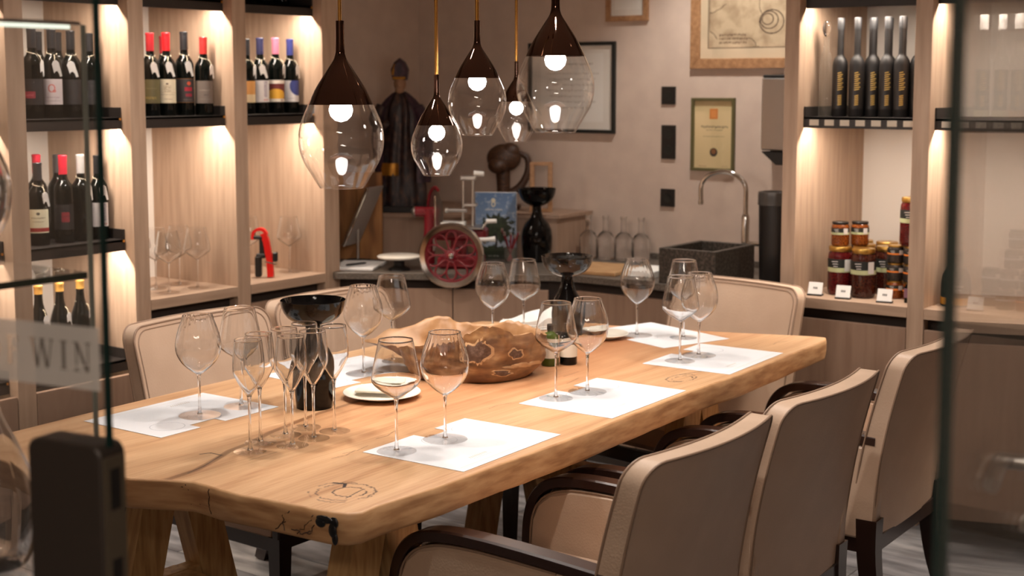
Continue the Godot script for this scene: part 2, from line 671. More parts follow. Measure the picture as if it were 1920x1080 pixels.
func spot_lamp(at: Vector3, aim: Vector3, energy: float, half: float, _n: int) -> void:
	var t := thing("ceiling_spotlight", "round recessed ceiling spotlight aimed at the %s" % ["flutes", "placemats by the armchairs", "folded napkin end of the table", "far table corner", "armchair backs", "stone sink", "wine shelves and the armchairs before them", "jar shelves"][_n], "spotlight", at, 0.0, "recessed ceiling spotlights")
	var ringm := lathe_mesh([Vector2(0.036, 0.0), Vector2(0.036, -0.012), Vector2(0.046, -0.012), Vector2(0.048, -0.006), Vector2(0.048, 0.01), Vector2(0.036, 0.01)], 28)
	var w := StandardMaterial3D.new()
	w.albedo_color = c(220, 218, 214)
	w.roughness = 0.5
	part("trim_ring", ringm, w, t)
	var g := StandardMaterial3D.new()
	g.emission_enabled = true
	g.emission = Color(1.0, 0.88, 0.74)
	g.emission_energy_multiplier = 6.0
	part("lens", lathe_mesh([Vector2(0, -0.002), Vector2(0.035, -0.002), Vector2(0.035, 0.004), Vector2(0, 0.004)], 24), g, t)
	var l := SpotLight3D.new()
	l.name = "spot_light"
	l.light_color = Color(1.0, 0.968, 0.935)
	l.light_energy = energy
	l.spot_angle = half
	l.spot_angle_attenuation = 0.6
	l.spot_range = 9.0
	l.spot_attenuation = 2.0
	l.light_size = 0.05
	l.shadow_enabled = true
	add_child(l)
	l.position = at + Vector3(0, -0.02, 0)
	l.look_at_from_position(l.position, aim, Vector3(0, 0, 1))


func fill_panel(at: Vector3, size: Vector2, energy: float) -> void:
	var t := thing("fill_panel_light", "flat rectangular fill light added above the shop floor outside the glass", "ceiling light", at)
	var w := StandardMaterial3D.new()
	w.albedo_color = c(220, 218, 214)
	part("frame", box_mesh(Vector3(size.x + 0.04, 0.02, size.y + 0.04), 0.003, Vector3(0, 0.006, 0)), w, t)
	var g := StandardMaterial3D.new()
	g.emission_enabled = true
	g.emission = Color(1.0, 0.95, 0.9)
	g.emission_energy_multiplier = 1.2
	part("diffuser", box_mesh(Vector3(size.x, 0.004, size.y), 0.001, Vector3(0, -0.006, 0)), g, t)
	var l := AreaLight3D.new()
	l.name = "panel_area_light"
	l.area_size = size
	l.light_color = Color(1.0, 0.93, 0.86)
	l.light_energy = energy
	l.shadow_enabled = true
	add_child(l)
	l.position = at + Vector3(0, -0.02, 0)
	l.rotation.x = -PI / 2


func room() -> void:
	var x0 := -4.74
	var x1 := 2.2
	var z0 := -5.62
	var z1 := 2.2
	var cx := (x0 + x1) / 2
	var cz := (z0 + z1) / 2
	var fl := struct("floor", box_mesh(Vector3(x1 - x0 + 0.4, 0.1, z1 - z0 + 0.4), 0.0005, Vector3(cx, -0.056, cz)), M.floor_joint, Vector3.ZERO, "grey wood-look plank floor")
	# planks, laid along x in staggered rows
	var row := 0
	var z := z0
	while z < -0.2:
		var x: float = x0 - [0.0, 0.5, 0.9, 0.3][row % 4]
		while x < 1.0:
			var L := 1.3
			var xa := maxf(x, x0)
			var xb := minf(x + L, 1.0)
			if xb - xa > 0.02 and not (xb < -4.2):
				part("plank", box_mesh(Vector3(xb - xa - 0.003, 0.008, 0.207), 0.001), M["floor_%d" % ((row * 7 + int(x * 5 + 40)) % 3)], fl, Vector3((xa + xb) / 2, -0.004, z + 0.105))
			x += L
		z += 0.21
		row += 1
	part("plank", box_mesh(Vector3(x1 - x0, 0.008, z1 - z - 0.003), 0.001), M.floor_0, fl, Vector3(cx, -0.004, (z + z1) / 2))
	struct("ceiling", box_mesh(Vector3(x1 - x0 + 0.4, 0.12, z1 - z0 + 0.4), 0.001, Vector3(cx, 2.82, cz)), M.ceiling_paint)
	struct("wall_west", box_mesh(Vector3(0.12, 2.9, z1 - z0 + 0.4), 0.001, Vector3(x0 - 0.06, 1.4, cz)), M.wall_paint)
	struct("wall_north", box_mesh(Vector3(x1 - x0, 2.9, 0.12), 0.001, Vector3(cx, 1.4, z0 - 0.06)), M.wall_paint)
	struct("wall_east", box_mesh(Vector3(0.12, 2.9, z1 - z0 + 0.4), 0.001, Vector3(x1 + 0.06, 1.4, cz)), M.wall_paint)
	struct("wall_south", box_mesh(Vector3(x1 - x0, 2.9, 0.12), 0.001, Vector3(cx, 1.4, z1 + 0.06)), M.wall_paint)


func strip_area(at: Vector3, length: float, along_x: bool, energy: float) -> void:
	var l := AreaLight3D.new()
	l.name = "shelf_strip_light"
	l.area_size = Vector2(length, 0.01)
	l.light_color = Color(1.0, 0.935, 0.87)
	l.light_energy = energy
	l.shadow_enabled = true
	l.area_range = 6.0
	add_child(l)
	l.position = at
	l.rotation = Vector3(-PI / 2, 0.0 if along_x else PI / 2, 0.0)


# a dark metal tray shelf; local: x along the bay, z = 0 at its front, backwards to -deep, top at y = 0
func tray(parent: Node, length: float, deep: float) -> MeshInstance3D:
	var b := Build.new()
	b.box(Vector3(0, -0.005, -deep / 2), Vector3(length, 0.01, deep), 0.001)
	b.box(Vector3(0, -0.0215, -0.004), Vector3(length, 0.043, 0.008), 0.001)
	for s in [-1.0, 1.0]:
		b.box(Vector3(s * (length / 2 - 0.003), 0.019, -deep / 2), Vector3(0.006, 0.038, deep), 0.001)
	var o := mi("shelf", b.done(), M.tray_metal, parent)
	part("glow_strip", box_mesh(Vector3(length - 0.02, 0.004, 0.01), 0.0005, Vector3(0, -0.013, -0.03)), M.strip_light, o)
	part("shelf_pin", lathe_mesh([Vector2(0, 0), Vector2(0.005, 0), Vector2(0.005, 0.004), Vector2(0, 0.006)], 10), M.brass_pin, o, Vector3(length / 2 - 0.008, -0.006, 0.0), Vector3(PI / 2, 0, 0))
	return o


const STRIP := 0.5

func wine_shelves() -> void:
	var t := thing("wine_shelves", "built-in pale oak wine shelves with dark lit trays, along the side wall", "shelving", Vector3(-4.19, 0, 0))
	var back := -0.53
	var edges := [[-2.207, -2.278], [-2.791, -2.864], [-3.307, -3.378], [-3.819, -3.890], [-4.327, -4.420]]
	for e in edges:
		part("upright", box_mesh(Vector3(-back, 2.72, e[0] - e[1]), 0.0015), M.veneer, t, Vector3(back / 2, 1.36, (e[0] + e[1]) / 2))
	for k in 4:
		var za: float = edges[k][1]
		var zb: float = edges[k + 1][0]
		var L := za - zb
		var zm := (za + zb) / 2
		part("back_panel", box_mesh(Vector3(0.012, 2.7, L + 0.02), 0.001), M.shelf_back, t, Vector3(back + 0.012, 1.36, zm))
		var hs := [1.972, 1.514]
		if k < 2: hs = [1.972, 1.514, 1.056, 0.598]
		for h in hs:
			var o := tray(t, L - 0.002, 0.46)
			o.position = Vector3(-0.052, h, zm)
			o.rotation.y = PI / 2
			if h > 0.7: strip_area(Vector3(-4.19 - 0.052 - 0.03, h - 0.017, zm), L - 0.03, false, STRIP)
		if k >= 2:
			part("board", box_mesh(Vector3(0.52, 0.04, L - 0.001), 0.001), M.veneer_deep, t, Vector3(-0.26, 0.80, zm))
			part("recess", box_mesh(Vector3(0.02, 0.05, L - 0.001), 0.001), M.recess, t, Vector3(-0.06, 0.757, zm))
			part("door", box_mesh(Vector3(0.02, 0.63, L - 0.006), 0.001), M.veneer_door, t, Vector3(-0.012, 0.425, zm))
		else:
			part("door", box_mesh(Vector3(0.02, 0.445, L - 0.006), 0.001), M.veneer_door, t, Vector3(-0.012, 0.3275, zm))
	part("plinth", box_mesh(Vector3(0.46, 0.1, 2.2), 0.001), M.recess, t, Vector3(-0.3, 0.05, -3.31))
	part("top_board", box_mesh(Vector3(0.53, 0.04, 2.213), 0.001), M.veneer_deep, t, Vector3(-0.265, 2.70, -3.3135))


func jar_shelves() -> void:
	var t := thing("jar_shelves", "built-in pale oak shelves of dark bottles and preserve jars, along the end wall", "shelving", Vector3(0, 0, -4.92))
	var back := -0.68
	var edges := [[-2.316, -2.257], [-1.806, -1.743], [-1.292, -1.229], [-0.778, -0.715], [-0.264, -0.2]]
	for e in edges:
		part("upright", box_mesh(Vector3(e[1] - e[0], 2.72, -back), 0.0015), M.veneer, t, Vector3((e[0] + e[1]) / 2, 1.36, back / 2))
	for k in 4:
		var xa: float = edges[k][1]
		var xb: float = edges[k + 1][0]
		var L := xb - xa
		var xm := (xa + xb) / 2
		part("back_panel", box_mesh(Vector3(L + 0.02, 2.7, 0.012), 0.001), M.shelf_back, t, Vector3(xm, 1.36, back + 0.012))
		for h in [1.969, 1.514]:
			var o := tray(t, L - 0.002, 0.6)
			o.position = Vector3(xm, h, -0.052)
			strip_area(Vector3(xm, h - 0.017, -4.92 - 0.052 - 0.03), L - 0.03, true, STRIP)
			if h < 1.6 and k < 2:
				var n := 7
				for i in n:
					var pl := part("price_label", box_mesh(Vector3(0.037, 0.022, 0.002), 0.0003), M.price_strip, o, Vector3(-L / 2 + 0.045 + i * (L - 0.08) / (n - 1), -0.022, 0.001))
					pl.set_meta("label", "cream price label")
		part("board", box_mesh(Vector3(L - 0.001, 0.04, 0.66), 0.001), M.veneer_flat, t, Vector3(xm, 0.80, -0.33))
		part("recess", box_mesh(Vector3(L - 0.001, 0.05, 0.02), 0.001), M.recess, t, Vector3(xm, 0.757, -0.06))
		part("door", box_mesh(Vector3(L - 0.006, 0.63, 0.02), 0.001), M.veneer_door, t, Vector3(xm, 0.425, -0.012))
	part("plinth", box_mesh(Vector3(2.1, 0.1, 0.58), 0.001), M.recess, t, Vector3(-1.258, 0.05, -0.37))
	part("top_board", box_mesh(Vector3(2.116, 0.04, 0.68), 0.001), M.veneer_flat, t, Vector3(-1.258, 2.70, -0.34))
	# room side panel and stub wall closing the far end of the run
	struct("partition_side", box_mesh(Vector3(0.1, 2.75, 0.7), 0.001, Vector3(-0.14, 1.375, -5.26)), M.wall_paint)

# ---------------------------------------------------------------- kitchen corner

const DTURN := 0.5421   # the corner counter faces the table at 31 degrees

# a point of the corner counter: s along its front edge, off behind it
func corner(s: float, off: float, y := LEDGE) -> Vector3:
	return Vector3(-4.16, y, -4.369) + Vector3(0.8566, 0, -0.5159) * s + Vector3(-0.5159, 0, -0.8566) * off


func flat(p: Vector3) -> Vector2:
	return Vector2(p.x, p.z)


func kitchen() -> void:
	var t := thing("worktop", "continuous grey stone worktop running round the kitchen corner to the sink", "worktop", Vector3.ZERO)
	var poly := PackedVector2Array([flat(corner(0, 0)), flat(corner(0.93, 0.02)), Vector2(-3.26, -4.908), Vector2(-2.325, -4.908), Vector2(-2.325, -5.612), Vector2(-4.73, -5.612), Vector2(-4.73, -4.426), Vector2(-4.186, -4.426), Vector2(-4.186, -4.372)])
	var b := Build.new()
	b.prism(poly, 0.79, LEDGE, 1, 0.002)
	part("slab", b.done(), M.counter_stone, t)
	part("upstand", box_mesh(Vector3(1.33, 0.028, 0.014), 0.001), M.counter_stone, t, Vector3(-2.98, 0.834, -5.603))
	# cabinets below: recessed grip gap, then doors
	var cb := thing("base_cabinets", "pale oak kitchen base cabinets with a recessed grip gap under the stone worktop", "cabinet", Vector3.ZERO)
	var inner := PackedVector2Array([flat(corner(0.03, 0.05)), flat(corner(0.92, 0.06)), Vector2(-3.26, -4.955), Vector2(-2.325, -4.955), Vector2(-2.325, -5.612), Vector2(-4.73, -5.612), Vector2(-4.73, -4.426), Vector2(-4.2, -4.426)])
	var b2 := Build.new()
	b2.prism(inner, 0.0, 0.785, 1, 0.0)
	part("carcass", b2.done(), M.recess, cb)
	var ds := [[0.02, 0.115], [0.119, 0.505], [0.509, 0.925]]
	for d in ds:
		var mid: Vector3 = corner((d[0] + d[1]) / 2, 0.03, 0.425)
		part("door", box_mesh(Vector3(d[1] - d[0], 0.65, 0.02), 0.0015), M.veneer_door, cb, mid, Vector3(0, DTURN, 0))
	for k in 3:
		part("door", box_mesh(Vector3(0.305, 0.65, 0.02), 0.0015), M.veneer_door, cb, Vector3(-3.125 + k * 0.31, 0.425, -4.94))
	# raised ledge behind the corner counter
	var lg := thing("raised_ledge", "raised oak ledge behind the corner worktop, carrying the bishop statue", "ledge", Vector3.ZERO)
	var b3 := Build.new()
	b3.prism(PackedVector2Array([Vector2(-4.715, -4.678), flat(corner(0.93, 0.55)), Vector2(-3.647, -5.612), Vector2(-4.73, -5.612), Vector2(-4.73, -4.678)]), 0.8205, 1.012, 1, 0.0)
	part("body", b3.done(), M.veneer_door, lg)
	var b4 := Build.new()
	b4.prism(PackedVector2Array([Vector2(-4.715, -4.67), flat(corner(0.94, 0.54)), Vector2(-3.637, -5.612), Vector2(-4.73, -5.612), Vector2(-4.73, -4.67)]), 1.012, 1.03, 1, 0.001)
	part("top", b4.done(), M.veneer_door, lg)
	# stone sink block
	var s := thing("stone_sink", "dark granite block sink standing in the worktop beside the jar shelves", "sink", Vector3(-2.731, LEDGE, -5.095))
	var w := 0.262
	var dp := 0.35
	var sb := Build.new()
	for sx in [-1.0, 1.0]:
		sb.box(Vector3(sx * (w / 2 - 0.0115), 0.074, 0), Vector3(0.023, 0.147, dp), 0.002)
		sb.box(Vector3(0, 0.074, sx * (dp / 2 - 0.0115)), Vector3(w - 0.046, 0.147, 0.023), 0.002)
	sb.box(Vector3(0, 0.012, 0), Vector3(w - 0.04, 0.022, dp - 0.04), 0.001)
	part("basin", sb.done(), M.granite, s)
	part("drain", rod_mesh(0.022, 0.004), M.steel, s, Vector3(0, 0.023, 0))
	# tap behind it
	var f := thing("tap", "chrome swan-neck tap arching over the stone sink", "tap", Vector3(-2.69, LEDGE, -5.36))
	part("base", lathe_mesh([Vector2(0, 0), Vector2(0.022, 0), Vector2(0.022, 0.006), Vector2(0.017, 0.012), Vector2(0.017, 0.25), Vector2(0.013, 0.262), Vector2(0, 0.262)], 24), M.chrome, f)
	var arch := [Vector3(0, 0.25, 0), Vector3(0, 0.34, 0)]
	for k in 15:
		var a := PI * k / 14.0
		arch.append(Vector3(-0.104 + 0.104 * cos(a), 0.365 + 0.078 * sin(a), 0.02 * (1.0 - cos(a)) / 2))
	arch.append(Vector3(-0.206, 0.312, 0.021))
	part("spout", tube_mesh(arch, 0.0105, 14), M.chrome, f)
	part("aerator", rod_mesh(0.0125, 0.018), M.chrome, f, Vector3(-0.2065, 0.297, 0.021))
	part("lever", tube_mesh([Vector3(0.012, 0.135, 0), Vector3(0.05, 0.137, 0.0), Vector3(0.1, 0.138, 0.004)], [0.012, 0.0105, 0.0095], 14), M.chrome, f)
	# lined table bin
	var bn := thing("waste_bin", "tall black bin with a clear plastic liner folded over its rim, beside the sink", "bin", Vector3(-2.393, LEDGE, -5.03))
	part("body", lathe_mesh([Vector2(0, 0), Vector2(0.058, 0), Vector2(0.06, 0.004), Vector2(0.068, 0.385), Vector2(0.064, 0.385), Vector2(0.056, 0.01), Vector2(0, 0.01)], 36), M.black_plastic, bn)
	var lb := Build.new()
	lb.lathe([Vector2(0.0715, 0.342), Vector2(0.0705, 0.36), Vector2(0.071, 0.38), Vector2(0.0695, 0.393), Vector2(0.066, 0.394), Vector2(0.062, 0.386), Vector2(0.06, 0.3)], 64, 11, 0.0012, 0.33, 0.36)
	part("liner", lb.done(), M.bag_film, bn)
	# wall things
	var k2 := 0
	for sk in [[-3.2235, 1.588, 0.083], [-3.221, 1.372, 0.157], [-3.222, 1.112, 0.083]]:
		var so := thing("wall_socket", ["square black wall socket above the tall one, level with the certificate top", "tall double black wall socket between the two square ones", "square black wall socket lowest of the three, above the glass bottles"][k2], "socket", Vector3(sk[0], sk[1], -5.62), 0.0, "black wall sockets")
		part("plate", box_mesh(Vector3(0.075, sk[2], 0.009), 0.002, Vector3(0, 0, 0.0045)), M.black_plastic, so)
		var n := 2 if sk[2] > 0.1 else 1
		for j in n:
			part("insert", lathe_mesh([Vector2(0, 0.0006), Vector2(0.018, 0.0006), Vector2(0.021, 0.0012), Vector2(0.0215, -0.002)], 24), M.frame_black, so, Vector3(0, (j - (n - 1) / 2.0) * 0.073, 0.0092), Vector3(PI / 2, 0, 0))
		k2 += 1
	picture("framed_map", "old printed map in a wide pine frame above the steel dispenser", Vector3(-2.69, 2.06, -5.62), Vector2(0.83, 0.7), 0.045, M.frame_wood, map_print(), 0.022)
	picture("framed_letter", "small pale document in a pine frame high on the wall, cut by the picture top", Vector3(-3.451, 2.12, -5.62), Vector2(0.232, 0.37), 0.026, M.frame_wood, letter_print(5), 0.018)
	picture("framed_diploma", "large white diploma in a thin black frame behind the biggest rear pendant", Vector3(-3.765, 1.624, -5.62), Vector2(0.505, 0.437), 0.017, M.frame_black, letter_print(9), 0.02)
	picture("framed_certificate", "cream certificate with an orange square in an olive frame above the tap", Vector3(-2.988, 1.412, -5.62), Vector2(0.22, 0.332), 0.013, M.frame_olive, certificate_print(), 0.02)
	var dsp := thing("towel_dispenser", "stainless steel paper dispenser with a dark slanted base on the wall by the jar shelves", "dispenser", Vector3(-2.57, 1.335, -5.62))
	part("body", box_mesh(Vector3(0.26, 0.315, 0.11), 0.006, Vector3(0, 0.175, 0.056)), M.brushed_steel, dsp)
	part("lid", box_mesh(Vector3(0.25, 0.012, 0.108), 0.003, Vector3(0, 0.339, 0.056)), M.black_plastic, dsp)
	var db := Build.new()
	db.prism(PackedVector2Array([Vector2(-0.13, 0.012), Vector2(0.13, 0.012), Vector2(0.06, -0.045), Vector2(-0.06, -0.045)]), 0.004, 0.105, 2, 0.002)
	part("base", db.done(), M.black_plastic, dsp)


# a framed print hung on the end wall; at: the middle of its back
func picture(called: String, label: String, at: Vector3, size: Vector2, wid: float, fm: Material, print: Image, deep: float) -> void:
	var t := thing(called, label, "picture", at)
	var b := Build.new()
	for s in [-1.0, 1.0]:
		# mitred sticks
		b.prism(PackedVector2Array([Vector2(-size.x / 2, s * size.y / 2), Vector2(size.x / 2, s * size.y / 2), Vector2(size.x / 2 - wid, s * (size.y / 2 - wid)), Vector2(-size.x / 2 + wid, s * (size.y / 2 - wid))]), 0.0, deep, 2, 0.002)
		b.prism(PackedVector2Array([Vector2(s * size.x / 2, -size.y / 2), Vector2(s * size.x / 2, size.y / 2), Vector2(s * (size.x / 2 - wid), size.y / 2 - wid), Vector2(s * (size.x / 2 - wid), -size.y / 2 + wid)]), 0.0, deep, 2, 0.002)
	part("frame", b.done(), fm, t)
	var q := Build.new()
	var hx := size.x / 2 - wid + 0.001
	var hy := size.y / 2 - wid + 0.001
	q.smooth(-1)
	q.quad(Vector3(-hx, -hy, 0), Vector3(-hx, hy, 0), Vector3(hx, hy, 0), Vector3(hx, -hy, 0), Vector2(0, 1), Vector2(0, 0), Vector2(1, 0), Vector2(1, 1))
	part("print", q.done(), tex_mat(called + "_print", print, 0.6), t, Vector3(0, 0, 0.006))
	var g := Build.new()
	g.smooth(-1)
	g.quad(Vector3(-hx, -hy, 0), Vector3(-hx, hy, 0), Vector3(hx, hy, 0), Vector3(hx, -hy, 0))
	part("glazing", g.done(), M.sheet_glass, t, Vector3(0, 0, 0.010))


func map_print() -> Image:
	var im := blank(384, 320, c(196, 178, 150))
	var n := FastNoiseLite.new()
	n.seed = 5
	n.frequency = 0.02
	n.fractal_octaves = 4
	for y in range(24, 296):
		for x in range(22, 362):
			var v := n.get_noise_2d(x, y)
			im.set_pixel(x, y, c(190, 170, 140).lerp(c(160, 138, 110), clampf(v * 1.2 + 0.3, 0, 1)))
	var ink := Color(0.22, 0.16, 0.11, 0.7)
	im.fill_rect(Rect2i(20, 22, 344, 2), c(80, 62, 46)); im.fill_rect(Rect2i(20, 294, 344, 2), c(80, 62, 46))
	im.fill_rect(Rect2i(20, 22, 2, 274), c(80, 62, 46)); im.fill_rect(Rect2i(362, 22, 2, 274), c(80, 62, 46))
	var r := RandomNumberGenerator.new()
	r.seed = 4
	for k in 26:
		var p := Vector2(r.randf_range(30, 350), r.randf_range(30, 280))
		var a := r.randf() * TAU
		var line := [p]
		for j in 16:
			a += r.randf_range(-0.6, 0.6)
			p += Vector2.from_angle(a) * 7.0
			p = p.clamp(Vector2(24, 26), Vector2(360, 292))
			line.append(p)
		stroke(im, line, 0.8, ink)
	for q in [[176, 232, 22], [172, 230, 14], [182, 236, 30]]:
		ring(im, Vector2(q[0], q[1]), q[2], q[2] * 0.9, ink, 1.2)
	stroke(im, [Vector2(190, 60), Vector2(250, 130), Vector2(300, 190)], 1.2, ink)
	for k in 3:
		scribble(im, 50, 120, 262 + k * 9, 5, c(96, 74, 54), k)
	return im


func letter_print(sd: int) -> Image:
	var im := blank(160, 192, c(224, 218, 208))
	im.fill_rect(Rect2i(18, 18, 124, 156), c(232, 228, 220))
	scribble(im, 40, 120, 40, 4, c(150, 140, 128), sd)
	for k in 7:
		scribble(im, 30 + (k % 3) * 6, 132 - (k * 7) % 30, 62 + k * 13, 3, c(176, 166, 154), sd + k)
	return im


func certificate_print() -> Image:
	var im := blank(160, 250, c(206, 186, 140))
	im.fill_rect(Rect2i(64, 30, 34, 38), c(200, 122, 56))
	im.fill_rect(Rect2i(70, 36, 22, 26), c(212, 138, 70))
	scribble(im, 28, 138, 92, 9, c(112, 100, 80), 3)
	scribble(im, 50, 118, 106, 4, c(140, 126, 100), 4)
	scribble(im, 38, 126, 130, 4, c(150, 134, 106), 5)
	dab(im, Vector2(82, 190), 16.0, Color(0.16, 0.14, 0.12, 1))
	dab(im, Vector2(82, 187), 10.0, Color(0.5, 0.32, 0.16, 1))
	scribble(im, 20, 52, 240, 4, c(150, 120, 100), 6)
	scribble(im, 116, 140, 240, 3, c(160, 134, 110), 8)
	return im


func kitchen_things() -> void:
	# paper pad and pen
	var pad := solo("paper_pad", "white paper sheets lying at the worktop end beside the wine shelves", "paper", box_mesh(Vector3(0.2, 0.012, 0.26), 0.002, Vector3(0, 0.006, 0)), M.paper, corner(0.055, 0.195) + Vector3(0, 0.001, 0), DTURN - 0.05)
	var pen := thing("pen", "black pen lying on the white paper sheets", "pen", corner(0.05, 0.16, LEDGE + 0.0175), DTURN + 0.9)
	part("barrel", tube_mesh([Vector3(-0.055, 0, 0), Vector3(-0.05, 0, 0), Vector3(0.05, 0, 0), Vector3(0.062, 0, 0)], [0.003, 0.0045, 0.0045, 0.001], 10), M.black_plastic, pen)
	part("clip", box_mesh(Vector3(0.035, 0.0015, 0.002), 0.0003, Vector3(-0.03, 0.0052, 0)), M.steel, pen)
	# upright planks
	var pk := thing("upright_planks", "two brown knotty planks standing upright on the worktop behind the paper", "plank", corner(-0.005, 0.48), DTURN)
	for k in 2:
		part("plank", box_mesh(Vector3(0.117, 0.41, 0.026), 0.002, Vector3(-0.06 + k * 0.119, 0.2055, 0)), M.plank_wood, pk)
	# tilted grey screen
	var sc := thing("tilted_screen", "thin grey screen with a bright silver edge leaning beside the brown planks", "screen", corner(0.035, 0.375, LEDGE), DTURN - 0.25)
	part("panel", box_mesh(Vector3(0.010, 0.30, 0.16), 0.002, Vector3(0, 0.15, 0)), plain("screen_grey", c(150, 142, 136), 0.4), sc, Vector3(-0.055, 0.08, 0), Vector3(0, 0, -0.44))
	part("edge", box_mesh(Vector3(0.014, 0.3, 0.014), 0.002, Vector3(0, 0.15, 0.088)), M.chrome, sc, Vector3(-0.053, 0.08, 0), Vector3(0, 0, -0.44))
	part("stand", box_mesh(Vector3(0.10, 0.012, 0.06), 0.003, Vector3(-0.02, 0.0065, 0)), M.black_plastic, sc)
	part("prop", tube_mesh([Vector3(-0.02, 0.01, 0), Vector3(-0.02, 0.16, 0)], 0.006, 8), M.steel, sc)
	statue()
	slicer()
	# carved head with a horn, on the ledge
	var hd := thing("carved_head", "dark carved wooden animal head with a curved horn on the ledge", "carving", corner(0.68, 0.86, 1.03), DTURN)
	var hb := Build.new()
	hb.ball(Vector3(-0.03, 0.25, 0), Vector3(0.085, 0.07, 0.06), 20, 12)
	hb.ball(Vector3(-0.055, 0.215, 0.045), Vector3(0.05, 0.04, 0.05), 16, 10)
	hb.ball(Vector3(0.0, 0.285, 0.01), Vector3(0.05, 0.04, 0.04), 16, 10)
	part("head", hb.done(), M.carved_wood, hd)
	part("horn", tube_mesh(curve([Vector3(0.035, 0.28, 0), Vector3(0.085, 0.25, 0), Vector3(0.088, 0.18, 0), Vector3(0.05, 0.11, 0), Vector3(-0.01, 0.07, 0), Vector3(-0.05, 0.03, 0)]), [0.008, 0.010, 0.012, 0.013, 0.014, 0.015, 0.015, 0.016, 0.016, 0.017, 0.017, 0.018, 0.018, 0.018, 0.019, 0.019, 0.019, 0.02, 0.02, 0.02, 0.02, 0.02, 0.02, 0.02, 0.02, 0.02, 0.02, 0.02, 0.02, 0.02, 0.02], 12), M.horn, hd)
	part("foot", box_mesh(Vector3(0.16, 0.02, 0.1), 0.004, Vector3(-0.03, 0.01, 0)), M.carved_wood, hd)
	part("neck", tube_mesh([Vector3(-0.03, 0.015, 0), Vector3(-0.035, 0.2, 0)], [0.03, 0.036], 12), M.carved_wood, hd)
	# open wooden frame
	var fr := thing("open_wood_frame", "narrow open wooden frame standing on the ledge behind the picture board", "frame", corner(0.845, 0.70, 1.03), DTURN)
	var ob := Build.new()
	ob.box(Vector3(-0.043, 0.12, 0), Vector3(0.022, 0.24, 0.04), 0.002)
	ob.box(Vector3(0.043, 0.12, 0), Vector3(0.022, 0.24, 0.04), 0.002)
	ob.box(Vector3(0, 0.2315, 0), Vector3(0.064, 0.017, 0.04), 0.002)
	ob.box(Vector3(0, 0.0085, 0), Vector3(0.064, 0.017, 0.04), 0.002)
	part("frame", ob.done(), M.frame_wood, fr)
	# picture board: tree against a blue sky
	var pb := thing("picture_board", "upright board printed with a dark tree under a blue sky, behind the slicer", "board", corner(0.646, 0.505), DTURN - 0.04)
	part("board", box_mesh(Vector3(0.196, 0.315, 0.012), 0.001, Vector3(0, 0.1605, -0.0065)), M.paper, pb)
	var q := Build.new()
	q.smooth(-1)
	q.quad(Vector3(-0.097, 0.004, 0), Vector3(-0.097, 0.317, 0), Vector3(0.097, 0.317, 0), Vector3(0.097, 0.004, 0), Vector2(0, 1), Vector2(0, 0), Vector2(1, 0), Vector2(1, 1))
	part("print", q.done(), tex_mat("tree_print", tree_print(), 0.5), pb, Vector3(0, 0, 0.0005))
	# cup of red spoons
	var cu := thing("spoon_cup", "small glass cup holding red handled spoons in front of the picture board", "cup", corner(0.722, 0.415))
	part("cup", lathe_mesh([Vector2(0, 0), Vector2(0.026, 0), Vector2(0.03, 0.07), Vector2(0.028, 0.07), Vector2(0.024, 0.005), Vector2(0, 0.005)], 24), M.jug_glass, cu)
	for k in 5:
		var a := TAU * k / 5.0 + 0.4
		var tip := Vector3(cos(a) * 0.04, 0.125 + 0.012 * (k % 3), sin(a) * 0.04)
		var sp := part("spoon", tube_mesh([Vector3(-cos(a) * 0.012, 0.008, -sin(a) * 0.012), tip], [0.003, 0.0045], 8), M.red_enamel, cu)
		part("bowl", box_mesh(Vector3(0.012, 0.018, 0.005), 0.002, tip), M.steel, sp)
	# dishes, board, cloth, bottles
	solo("shallow_dish", "shallow white dish on the worktop behind the black funnel decanter", "dish", lathe_mesh([Vector2(0, 0.0), Vector2(0.035, 0.0), Vector2(0.062, 0.012), Vector2(0.065, 0.016), Vector2(0.061, 0.017), Vector2(0.034, 0.005), Vector2(0, 0.005)], 40), M.porcelain, Vector3(-3.568, LEDGE + 0.0005, -5.325))
	solo("cutting_board", "pale wooden cutting board lying on the worktop in front of the glass bottles", "board", box_mesh(Vector3(0.26, 0.018, 0.3), 0.003, Vector3(0, 0.009, 0)), M.board_wood, Vector3(-3.25, LEDGE + 0.0005, -5.1), 0.12)
	var cl := thing("folded_cloth", "folded white cloth on the worktop beside the stone sink", "cloth", Vector3(-3.03, LEDGE + 0.0005, -5.12), 0.1)
	for k in 3:
		part("fold", box_mesh(Vector3(0.15 - 0.006 * k, 0.009, 0.22 - 0.01 * k), 0.004, Vector3(0.003 * k, 0.0048 + 0.0092 * k, 0.002 * k)), M.linen, cl)
	var jug := thing("glass_bottle", "", "bottle", Vector3(-3.555, LEDGE, -5.45), 0.0, "empty clear bottles on the worktop")
	part("body", lathe_mesh([Vector2(0, 0.0), Vector2(0.039, 0.0), Vector2(0.0435, 0.006), Vector2(0.044, 0.09), Vector2(0.041, 0.108), Vector2(0.028, 0.124), Vector2(0.0155, 0.133), Vector2(0.0135, 0.145), Vector2(0.0135, 0.196), Vector2(0.0155, 0.2), Vector2(0.0155, 0.206), Vector2(0.0115, 0.206), Vector2(0.0115, 0.14), Vector2(0.039, 0.1), Vector2(0.0405, 0.012), Vector2(0, 0.012)], 32), M.clear_glass, jug)
	part("lip", lathe_mesh([Vector2(0.0136, 0.188), Vector2(0.0168, 0.191), Vector2(0.0168, 0.199), Vector2(0.0136, 0.202)], 24), M.jug_glass, jug)
	var labs := ["empty clear glass bottle first of four from the black funnel decanter", "empty clear glass bottle second of four from the black funnel decanter", "empty clear glass bottle third of four, second from the stone sink", "empty clear glass bottle last of four, next to the stone sink"]
	jug.set_meta("label", labs[0])
	dup(jug, Vector3(-3.465, LEDGE, -5.46), 0.5, labs[1])
